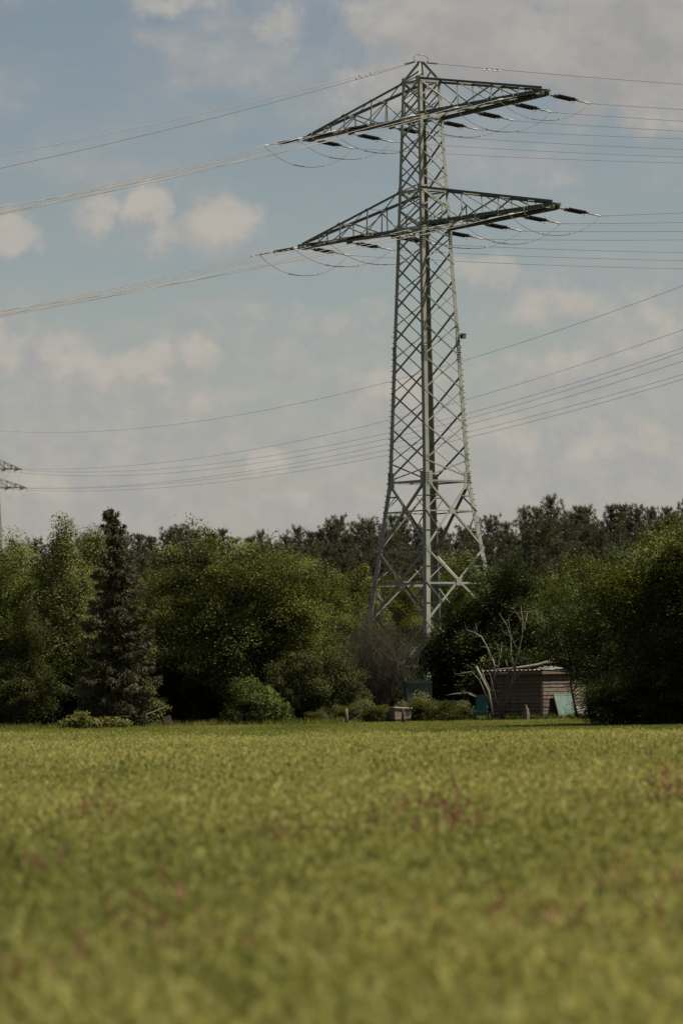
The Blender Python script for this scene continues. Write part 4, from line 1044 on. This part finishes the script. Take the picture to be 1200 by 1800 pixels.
def shed_pt(a, b, z): return Vector((SX, SD, 0)) + e1 * a + e2 * b + Vector((0, 0, z))
# tarpaulin hump on the right end of the roof
tm = []; 
for i in range(9):
    for j in range(7):
        u, v_ = i / 8, j / 6
        p = shed_pt(0.7 + 1.5 * u, 0.2 + 1.2 * v_, WH + 0.14 + 0.20 * math.sin(math.pi * u) ** 0.8 * math.sin(math.pi * min(1, v_ * 0.9 + 0.08)) ** 0.7 + 0.03 * math.sin(i * 3 + j * 2))
        tm.append(tuple(p))
tf = [(i * 7 + j, (i + 1) * 7 + j, (i + 1) * 7 + j + 1, i * 7 + j + 1) for i in range(8) for j in range(6)]
tme = bpy.data.meshes.new('tarpaulin'); tme.from_pydata(tm, [], tf); tme.update()
tag(mesh_obj('tarpaulin', tme, TARP), 'pale green tarpaulin heaped on the shed roof under the branches', 'tarpaulin')
# fallen pale branch on the roof
bz = WH + 0.30
fb = empty('fallen_branch', shed_pt(-0.2, W2, bz)); tag(fb, 'pale fallen branch lying across the shed roof', 'branch')
P0 = at(858, 1178, SD + 0.6); P1 = at(905, 1174, SD + 0.9); P2_ = at(945, 1168, SD + 1.1); P3 = at(975, 1158, SD + 1.3); P4 = at(982, 1163, SD + 1.2)
rel = lambda p: p - Vector(fb.location)
MB().tube([rel(P0), rel(P1), rel(P2_), rel(P3)], [0.022, 0.04, 0.05, 0.02], 6).obj('stem', DEADW, fb, True)
MB().tube([rel(P2_), rel(at(960, 1165, SD + 1.2)), rel(P4)], [0.04, 0.03, 0.012], 5).tube([rel(P1), rel(at(890, 1183, SD + .8)), rel(at(872, 1183, SD + .7))], [0.025, 0.015, 0.006], 4).tube([rel(at(962, 1163, SD + 1.2)), rel(at(970, 1153, SD + 1.2))], [0.018, 0.006], 4).obj('twig', DEADW, fb, True)
# dead pale tree in front of the shed
dtX, dtY = gx(884, 166.6), 166.6
DTr = empty('dead_tree', (dtX, dtY, 0)); tag(DTr, 'dead bare tree with pale forking branches in front of the shed', 'dead tree')
def dpt(x, y, o=0.0): return at(x, y, dtY + o) - Vector((dtX, dtY, 0))
rd = random.Random(9)
def limb(mb, pix, r0, r1, o0=0, o1=0.4, sides=5):
    n = len(pix); pts = [dpt(x, y, o0 + (o1 - o0) * i / (n - 1)) for i, (x, y) in enumerate(pix)]
    mb.tube(pts, [r0 + (r1 - r0) * i / (n - 1) for i in range(n)], sides); return pts
mt, mf = MB(), MB()
limb(mt, [(880, 1264), (886, 1235), (896, 1205), (903, 1180), (907, 1160)], 0.075, 0.045, 0, 0.1, 7)
limb(mt, [(886, 1264), (876, 1245), (884, 1222), (891, 1195), (893, 1180), (888, 1160)], 0.05, 0.03, 0, 0.2, 6)
DK = surf('dead_bark_dark', (0.06, 0.048, 0.038), (0.10, 0.08, 0.06), 3, 0.9)
mt.obj('trunk', DK, DTr, True)
brs = [([(905, 1172), (911, 1145), (917, 1118), (918, 1092), (915, 1066)], .034, .008), ([(903, 1180), (898, 1150), (897, 1120), (890, 1098), (879, 1082)], .03, .007), ([(917, 1118), (922, 1098), (927, 1075)], .015, .005),
       ([(863, 1158), (857, 1140), (846, 1120), (834, 1112), (819, 1107)], .034, .014), ([(868, 1195), (870, 1175), (866, 1160), (863, 1158)], .02, .034), ([(911, 1145), (902, 1130), (896, 1112), (893, 1090)], .016, .005),
       ([(868, 1195), (875, 1172), (879, 1150), (881, 1138)], .018, .006), ([(838, 1113), (837, 1104)], .01, .004), ([(855, 1225), (842, 1195), (828, 1180), (812, 1184), (800, 1186)], .02, .006), ([(893, 1180), (905, 1168), (922, 1160), (925, 1150)], .016, .005),
       ([(896, 1205), (906, 1190), (920, 1180), (931, 1172)], .014, .004), ([(876, 1245), (868, 1215), (862, 1190)], .018, .006), ([(915, 1090), (908, 1078), (902, 1070)], .01, .004), ([(897, 1120), (886, 1112), (880, 1100)], .01, .004)]
for pix, r0, r1 in brs:
    mbk = MB(); pts = limb(mbk, pix, r0, r1, rd.uniform(-.2, .2), rd.uniform(-.5, .5)); mbk.obj('branch', DEADW, DTr, True)
    for p in pts[1:]:
        for _ in range(3):
            a = p + Vector((rd.gauss(0, .18), rd.gauss(0, .15), rd.uniform(-.05, .35))); mf.tube([p, p.lerp(a, .5) + Vector((rd.gauss(0, .03), 0, .03)), a], [.007, .005, .003], 3, False)
tag(mf.obj('twigs', DEADW, DTr), kind='stuff')
PL = empty('leaning_pole', (gx(858, 167.4), 167.4, 0)); tag(PL, 'pale sawn pole leaning against the left corner of the shed', 'pole')
q0, q1 = at(858, 1215, 167.4), at(836, 1171, 167.2)
rel = lambda p: p - Vector(PL.location)
MB().tube([rel(at(866, 1263, 167.4)), rel(q0), rel(q1)], [0.055, 0.055, 0.05], 8).obj('shaft', DEADW, PL, True)
MB().tube([rel(at(861, 1212, 167.5)), rel(at(852, 1195, 167.5)), rel(at(846, 1176, 167.5))], [0.025, 0.022, 0.012], 5).obj('side_branch', DEADW, PL, True)
lg = empty('fallen_branch', (gx(810, 167.8), 167.8, 0)); tag(lg, 'grey dead branch lying on the brambles left of the green chair', 'branch')
rel = lambda p: p - Vector(lg.location)
MB().tube([rel(at(783, 1222, 168)), rel(at(800, 1219.5, 167.8)), rel(at(820, 1218.5, 167.8)), rel(at(838, 1226, 167.6))], [0.012, 0.03, 0.035, 0.02], 5).obj('stem', DEADW, lg, True)
MB().tube([rel(at(812, 1216, 167.8)), rel(at(828, 1219, 167.6)), rel(at(838, 1224, 167.4))], [0.03, 0.022, 0.01], 5).obj('twig', DEADW, lg, True)
# teal board leaning on the sunny wall
def board(name, label, cat, a0, wdt, hgt, mat, lean, thick=0.04, rot=0.0):
    nrm = Vector((e1.y, -e1.x, 0)); up = (Vector((0, 0, 1)) - nrm * lean).normalized(); up = (Matrix.Rotation(rot, 3, nrm) @ up); x = e1.copy(); x = (Matrix.Rotation(rot, 3, nrm) @ x); n = x.cross(up).normalized()
    o = empty(name, shed_pt(a0, 0, 0.0) + nrm * (0.08 + lean * hgt + 0.06)); tag(o, label, cat)
    M = Matrix((x, n, up)).transposed()
    MB().box(M @ Vector((wdt / 2, 0, hgt / 2)), (wdt - 0.09, thick * 0.6, hgt - 0.09), M.to_4x4()).obj('panel', mat, o)
    return o, M
bo, bM = board('door_panel', 'chipped teal door panel leaning against the sunny shed wall', 'door', 0.50, 1.28, 1.20, TEAL, 0.34, rot=-0.03)
for c, sz in (((0.03, 0, 0.6), (0.06, 0.05, 1.2)), ((1.25, 0, 0.6), (0.06, 0.05, 1.2)), ((0.64, 0, 0.03), (1.16, 0.05, 0.06)), ((0.64, 0, 1.17), (1.16, 0.05, 0.06))):
    MB().box(bM @ Vector(c), sz, bM.to_4x4()).obj('rim', PLANK_D if c[0] < 0.1 else TEAL, bo)
b2, M2 = board('pale_board', 'low grey-white board propped beside the teal door panel', 'board', 1.95, 0.9, 0.62, PALEB, 0.2)
MB().box(M2 @ Vector((0.45, -0.02, 0.31)), (0.86, 0.02, 0.08), M2.to_4x4()).obj('batten', GREYW, b2)
# pointed stump
SP = empty('wooden_stump', (gx(925, 165.5), 165.5, 0)); tag(SP, 'grey pointed wooden stump standing in the grass before the shaded shed wall', 'stump')
MB().tube([(0, 0, 0), (0.02, 0, 0.3), (0.01, 0.02, 0.5), (-0.03, 0.02, 0.72)], [0.12, 0.11, 0.085, 0.015], 8).obj('body', GREYW, SP)
MB().tube([(-0.12, 0, 0), (-0.13, 0.01, 0.3), (-0.11, 0.02, 0.46)], [0.05, 0.045, 0.008], 6).obj('splinter', GREYW, SP)
# teal garden chair
CH = empty('garden_chair', (gx(845, 166.3), 166.3, 0), math.radians(-12)); tag(CH, 'dark teal garden chair standing beside the shed', 'chair')
bk = MB(); prof = []
for i in range(9):
    a = math.pi * i / 8; prof.append((0.27 * math.cos(a), 0.62 + 0.46 + 0.10 * math.sin(a)))
pf = [(-0.27, 0.44)] + [(-p[0], p[1]) for p in prof] + [(0.27, 0.44)]
bk.v = [(x, 0.22 + (z - 0.44) * 0.18, z) for x, z in pf] + [(x, 0.25 + (z - 0.44) * 0.18, z) for x, z in pf]; n_ = len(pf)
bk.f = [tuple(range(n_)), tuple(range(2 * n_ - 1, n_ - 1, -1))] + [(i, n_ + i, n_ + (i + 1) % n_, (i + 1) % n_) for i in range(n_)]
bk.obj('backrest', TEALD, CH)
MB().box((0, 0, 0.43), (0.62, 0.52, 0.045)).obj('seat', surf('teal_seat', (0.016, 0.10, 0.078), (0.022, 0.12, 0.095), 3, 0.4), CH)
MB().box((0, -0.245, 0.34), (0.60, 0.03, 0.14)).obj('apron', TEALD, CH)
for sx in (-1, 1):
    for sy in (-1, 1):
        MB().tube([(sx * 0.27, sy * 0.22, 0.42), (sx * 0.29, sy * 0.25, 0)], [0.04, 0.025], 6).obj('leg', TEALD, CH)
    MB().tube([(sx * 0.30, 0.24, 0.64), (sx * 0.31, 0.0, 0.66), (sx * 0.31, -0.22, 0.62), (sx * 0.29, -0.24, 0.44)], 0.028, 5).obj('armrest', TEALD, CH)
# posts
for x, y, r, dd, hh, lb in ((608.5, 1240, 0.08, 164.5, 0.68, 'pale round wooden post at the meadow edge, left of the crate'), (708, 1243, 0.065, 163.0, 0.66, 'darker wooden post standing in front of the pale crate')):
    po = empty('wooden_post', (gx(x, dd), dd, 0)); tag(po, lb, 'post', 'posts at the meadow edge')
    MB().tube([(0, 0, -0.1), (0.01, 0, hh * 0.6), (0.0, 0.01, hh)], [r, r * 0.95, r * 0.9], 9).obj('shaft', GREYW if x < 650 else BARK, po, True)
    MB().tube([(0, 0.01, hh), (0, 0.01, hh + 0.012)], r * 0.8, 9).obj('sawn_top', DEADW if x < 650 else GREYW, po)
# pale crate with a lid
CR = empty('crate', (gx(703, 167), 167, 0), math.radians(28)); tag(CR, 'pale-lidded reddish crate half hidden in brambles behind a post', 'crate')
for k, z in enumerate((0.24, 0.40, 0.56)):
    MB().box((0, 0, z), (0.80, 0.55, 0.15)).obj('board', REDW, CR)
MB().box((0, 0, 0.665), (0.90, 0.66, 0.05), Matrix.Rotation(0.06, 4, 'Y')).obj('lid', surf('pale_lid', (0.40, 0.35, 0.30), (0.48, 0.42, 0.36), 3, 0.85), CR)
MB().box((0, 0, 0.08), (0.74, 0.5, 0.16)).obj('base', PLANK_D, CR)
# tyre among the brambles
TY = empty('tyre', (gx(630, 166.9), 166.9, 0.22), math.radians(10)); tag(TY, 'black tyre lying upright among the brambles right of the pale post', 'tyre')
tv, tfc = [], []
for i in range(24):
    a = 2 * math.pi * i / 24
    for j in range(8):
        b = 2 * math.pi * j / 8; rr = 0.25 + 0.075 * math.cos(b); tv.append((rr * math.cos(a), 0.09 * math.sin(b), rr * math.sin(a)))
for i in range(24):
    for j in range(8):
        tfc.append((i * 8 + j, ((i + 1) % 24) * 8 + j, ((i + 1) % 24) * 8 + (j + 1) % 8, i * 8 + (j + 1) % 8))
tm_ = bpy.data.meshes.new('tread'); tm_.from_pydata(tv, [], tfc); tm_.update(); mesh_obj('tread', tm_, surf('rubber', (0.015, 0.015, 0.015), (0.03, 0.028, 0.026), 6, 0.8), TY)
MB().tube([(0, -0.05, 0), (0, 0.05, 0)], 0.17, 14).obj('rim', PLANK_D, TY)
# old vehicle under the trees: small cab and a low bed
VG = surf('old_green_paint', (0.030, 0.060, 0.036), (0.045, 0.080, 0.05), 2, 0.5, dirt=(0.05, 0.045, 0.03))
VW = surf('dusty_window', (0.06, 0.064, 0.06), (0.09, 0.092, 0.086), 2, 0.25)
VE = empty('old_vehicle', (gx(735, 174), 174, 0), math.radians(4)); tag(VE, 'old dark green vehicle with pale cab windows, half hidden behind the brambles', 'vehicle')
MB().box((0, 0, 0.55), (1.15, 1.5, 0.62)).obj('cab_body', VG, VE)
MB().box((0, 0, 1.76), (1.18, 1.5, 0.11)).obj('roof', VG, VE)
for sx in (-0.545, -0.03, 0.545):
    for sy in (-0.7, 0.7): MB().box((sx, sy, 1.29), (0.055, 0.05, 0.86)).obj('pillar', VG, VE)
for c in (-0.29, 0.26): MB().box((c, -0.70, 1.29), (0.47 if c < 0 else 0.50, 0.012, 0.84)).obj('window', VW, VE)
for sx in (-0.55, 0.55): MB().box((sx, 0, 1.29), (0.012, 1.34, 0.84)).obj('side_window', VW, VE)
MB().box((1.42, 0, 0.66), (1.66, 1.45, 0.10)).obj('bed', VG, VE)
for sy in (-0.72, 0.72): MB().box((1.42, sy, 0.80), (1.66, 0.04, 0.20)).obj('side_board', surf('dull_green_board', (0.06, 0.085, 0.04), (0.085, 0.11, 0.055), 3, 0.8) if sy < 0 else VG, VE)
for wx in (-0.1, 1.75):
    for sy in (-0.70, 0.70):
        wh = MB().tube([(wx, sy - 0.09, 0.34), (wx, sy + 0.09, 0.34)], 0.34, 16).obj('wheel', bpy.data.materials['rubber'], VE)
        MB().tube([(wx, sy - 0.095, 0.34), (wx, sy + 0.095, 0.34)], 0.17, 12).obj('rim', PLANK_D, wh)
# lattice panel, rope and white pole by the spruce
LP = empty('lattice_panel', (gx(299, 167.6), 167.6, 0), math.radians(6)); tag(LP, 'small grey lattice panel leaning in the shade left of the big maple', 'panel')
Mr = Matrix.Rotation(-0.22, 4, 'X') @ Matrix.Rotation(-0.30, 4, 'Y')
for i in range(6):
    MB().box(Mr @ Vector((-0.17 + i * 0.068, 0, 0.27)), (0.022, 0.02, 0.5), Mr).obj('slat', GREYW, LP)
for i in range(6):
    MB().box(Mr @ Vector((0, -0.018, 0.05 + i * 0.088)), (0.36, 0.014, 0.022), Mr).obj('cross_slat', GREYW, LP)
rp = [at(256, 1256, 166), at(270, 1251, 166.4), at(289, 1243, 167.2)]
tag(MB().tube(rp, 0.008, 5).obj('rope', PALEB), 'pale rope slanting up to the lattice panel', 'rope')
wp = [at(207, 1259, 166.2), at(231, 1259, 166.2)]
tag(MB().tube([p for p in wp], 0.025, 6).obj('pale_pole', PALEB), 'short pale pole lying level in the grass at the foot of the spruce', 'pole')

# ------------------------------------------------------------------ meadow and verge grass
def tuft(name, mat, seed, nb, h, spread, width, ears=0, earmat=None):
    rng = np.random.default_rng(seed); V, F4, F3, T4, T3 = [], [], [], [], []
    for i in range(nb):
        a = rng.uniform(0, 6.28); rr = spread * math.sqrt(rng.uniform(0, 1)); p = np.array((rr * math.cos(a), rr * math.sin(a), 0.0))
        la = rng.uniform(0, 6.28); ln = h * rng.uniform(0.55, 1.1); bend = rng.uniform(0.05, 0.55)
        lv = np.array((math.cos(la), math.sin(la), 0)) * bend * ln; sd = np.array((-math.sin(la + rng.uniform(-1, 1)), math.cos(la), 0)) * width * 0.5
        b = len(V)
        V += [p - sd, p + sd, p + lv * 0.3 + sd * 0.8 + (0, 0, ln * 0.55), p + lv * 0.3 - sd * 0.8 + (0, 0, ln * 0.55), p + lv + (0, 0, ln * (1 - bend * 0.35))]
        F4.append((b, b + 1, b + 2, b + 3)); F3.append((b + 3, b + 2, b + 4)); tb = rng.uniform(0, 0.8); T4.append(tb); T3.append(tb + 0.1)
        if i < ears:                                    # loose seed head at the top of a stalk
            t = p + lv + np.array((0, 0, ln * (1 - bend * 0.35)))
            for k in range(5):
                q = t + np.array((rng.normal(0, .012), rng.normal(0, .012), -0.02 + 0.022 * k)); sdd = rng.normal(size=3) * 0.013; up = np.array((rng.normal(0, .015), rng.normal(0, .015), 0.04))
                b = len(V); V += [q - sdd, q + sdd, q + up]; F3.append((b, b + 1, b + 2)); T3.append(rng.uniform(0.6, 0.95))
    me = mesh_np(name, np.array(V), [np.array(F4), np.array(F3)], np.array(T4 + T3)); me.materials.append(mat)
    return bpy.data.objects.new(name, me)
def scatter(name, P, rot, scl, idx, tint, sources, mat, label, cat):
    """one object: points with attributes, grass tufts set on them by geometry nodes"""
    me = bpy.data.meshes.new(name); me.vertices.add(len(P)); me.vertices.foreach_set('co', np.asarray(P, np.float32).ravel())
    for nm, ty, arr in (('scl', 'FLOAT_VECTOR', scl), ('rz', 'FLOAT', rot), ('pick', 'INT', idx), ('patch', 'FLOAT', tint)):
        a = me.attributes.new(nm, ty, 'POINT')
        a.data.foreach_set('vector' if ty == 'FLOAT_VECTOR' else 'value', np.asarray(arr, np.int32 if ty == 'INT' else np.float32).ravel())
    col = bpy.data.collections.new(name + '_source')
    for s in sources: col.objects.link(s)
    ng = bpy.data.node_groups.new(name, 'GeometryNodeTree'); ng.is_modifier = True
    ng.interface.new_socket('Geometry', in_out='INPUT', socket_type='NodeSocketGeometry'); ng.interface.new_socket('Geometry', in_out='OUTPUT', socket_type='NodeSocketGeometry')
    N = ng.nodes; gi = N.new('NodeGroupInput'); go = N.new('NodeGroupOutput')
    ci = N.new('GeometryNodeCollectionInfo'); ci.inputs['Collection'].default_value = col; ci.inputs['Separate Children'].default_value = True; ci.inputs['Reset Children'].default_value = True
    iop = N.new('GeometryNodeInstanceOnPoints'); iop.inputs['Pick Instance'].default_value = True
    def attr(nm, ty):
        n = N.new('GeometryNodeInputNamedAttribute'); n.data_type = ty; n.inputs['Name'].default_value = nm; return n.outputs['Attribute']
    cx = N.new('ShaderNodeCombineXYZ'); ng.links.new(attr('rz', 'FLOAT'), cx.inputs[2])
    ng.links.new(gi.outputs[0], iop.inputs['Points']); ng.links.new(ci.outputs[0], iop.inputs['Instance']); ng.links.new(attr('pick', 'INT'), iop.inputs['Instance Index'])
    ng.links.new(cx.outputs[0], iop.inputs['Rotation']); ng.links.new(attr('scl', 'FLOAT_VECTOR'), iop.inputs['Scale'])
    ng.links.new(iop.outputs[0], go.inputs[0])
    me.materials.append(mat)
    o = mesh_obj(name, me); md = o.modifiers.new('grass', 'NODES'); md.node_group = ng
    return tag(o, label, cat, kind='stuff')
rg = np.random.default_rng(99)
def smooth_noise(x, y, seed, k):
    r = np.random.default_rng(seed); s = np.zeros_like(x)
    for _ in range(7):
        a, b, c = r.normal(0, k), r.normal(0, k * 0.45), r.uniform(0, 6.28); s += np.sin(a * x + b * y + c)
    return s / 7 * 1.9
def field_points(d0, d1, dens0, dens1, margin):
    pts = []
    edges = np.linspace(d0, d1, 60)
    for a, b in zip(edges, edges[1:]):
        m = (a + b) / 2; hw = 0.0905 * m + margin; t = (m - d0) / (d1 - d0); dn = dens0 + (dens1 - dens0) * t
        n = int(2 * hw * (b - a) * dn); pts.append(np.column_stack([rg.uniform(-hw, hw, n), rg.uniform(a, b, n), np.zeros(n)]))
    return np.concatenate(pts)
P = field_points(8.5, 128, 80, 17, 2.5)
edge = 111 - 1.25 * P[:, 0] + 2.5 * smooth_noise(P[:, 0], P[:, 1], 5, 0.5) + rg.normal(0, 4.0, len(P)).clip(-9, 5)
P = P[P[:, 1] < edge]; n = len(P)
patch = smooth_noise(P[:, 0], P[:, 1], 7, 0.35); patch2 = smooth_noise(P[:, 0], P[:, 1], 8, 1.6)
tint = np.clip(0.56 + 0.12 * np.clip((P[:, 1] - 14) / 22, 0, 1) - 0.16 * np.clip((P[:, 1] - 85) / 25, 0, 1) + 0.24 * patch + 0.10 * patch2 + 0.16 * smooth_noise(P[:, 0], P[:, 1], 77, 0.12) + rg.normal(0, 0.05, n), 0.1, 0.95)
def field_spot(sx_, sy_):
    dd_ = (CAMZ - 0.36) * F_PX / (sy_ - 1200 + 0.0192 * (sx_ - 600)); return gx(sx_, dd_, 0.36), dd_
for sx_, sy_, rr_ in ((50, 1560, .35), (590, 1590, .22), (345, 1610, .2), (820, 1500, .4), (885, 1560, .3), (450, 1770, .22), (1060, 1318, .5), (310, 1575, .3), (760, 1440, .35), (230, 1365, .7), (480, 1390, .6), (700, 1365, .7), (1180, 1420, .6), (150, 1465, .35), (1090, 1590, .3)):
    cx_, dd_ = field_spot(sx_, sy_)                 # darker weeds
    tint[((P[:, 0] - cx_) / rr_) ** 2 + ((P[:, 1] - dd_) / (rr_ * 2.5)) ** 2 < rg.uniform(0.2, 1.3, n)] = 0.05
red = np.zeros(n, bool)                             # sorrel patches
for sx_, sy_, rr_ in ((130, 1450, .35), (175, 1455, .3), (510, 1492, .30), (785, 1440, .45), (800, 1470, .4), (880, 1632, .26), (925, 1640, .2), (1110, 1570, .3), (1085, 1600, .22), (1050, 1440, .4), (1165, 1415, .5), (1190, 1395, .5), (385, 1690, .2), (80, 1745, .18), (265, 1655, .2), (1140, 1680, .2), (20, 1560, .25), (680, 1480, .25), (1020, 1650, .3)):
    cx_, dd_ = field_spot(sx_, sy_)
    red |= (((P[:, 0] - cx_) / rr_) ** 2 + ((P[:, 1] - dd_) / (rr_ * 2.2)) ** 2 < 1) & (rg.uniform(0, 1, n) < 0.13)
tint[red] = 2.0
hs = (1.0 + 0.08 * patch2 + rg.normal(0, 0.07, n)).clip(0.5, 1.6); hs[red] *= 1.25; hs *= 1 - 0.22 * np.clip((P[:, 1] - 70) / 30, 0, 1); ws = 1.0 + np.clip((P[:, 1] - 60) / 120, 0, 0.5)
scl = np.column_stack([ws, ws, hs])
tufts = [tuft('grass_tuft', GRASS, 200 + i, 30, 0.40, 0.30, 0.0065, ears=8) for i in range(5)] + [tuft('grass_tuft', GRASS, 230, 16, 0.24, 0.14, 0.013), tuft('grass_tuft', GRASS, 231, 9, 0.60, 0.22, 0.006, ears=9)]
pick = rg.choice(7, n, p=[.165, .165, .165, .165, .165, .115, .06]); pick[(pick == 6) & (P[:, 1] > 75)] = 0
scatter('meadow_grass', P, rg.uniform(0, 6.28, n), scl, pick, tint, tufts, GRASS, 'tall olive meadow grass with seed heads filling the foreground', 'grass')
# greener short verge between meadow and wood
P = field_points(96, 171, 9, 9, 3.0); P = P[P[:, 1] > 103 - 1.25 * P[:, 0]]; n = len(P)
tint = np.clip(0.5 + 0.35 * smooth_noise(P[:, 0], P[:, 1], 27, 0.5) + 0.006 * (P[:, 1] - 130) - 0.45 * (P[:, 1] < 124 - 1.25 * P[:, 0]) + rg.normal(0, .2, n), 0, 1)
hs = np.where(P[:, 1] > 166 + 2 * smooth_noise(P[:, 0], P[:, 1], 31, 0.6), rg.choice([0.7, 0.9, 1.6], n), 0.5) * rg.uniform(0.6, 1.3, n); scl = np.column_stack([np.full(n, 1.7), np.full(n, 1.7), hs])
gt = [tuft('verge_tuft', GRASS_G, 260 + i, 26, 0.20, 0.16, 0.016) for i in range(4)]
scatter('verge_grass', P, rg.uniform(0, 6.28, n), scl, rg.integers(0, 4, n), tint, gt, GRASS_G, 'short green grass strip between the meadow and the wood', 'grass')
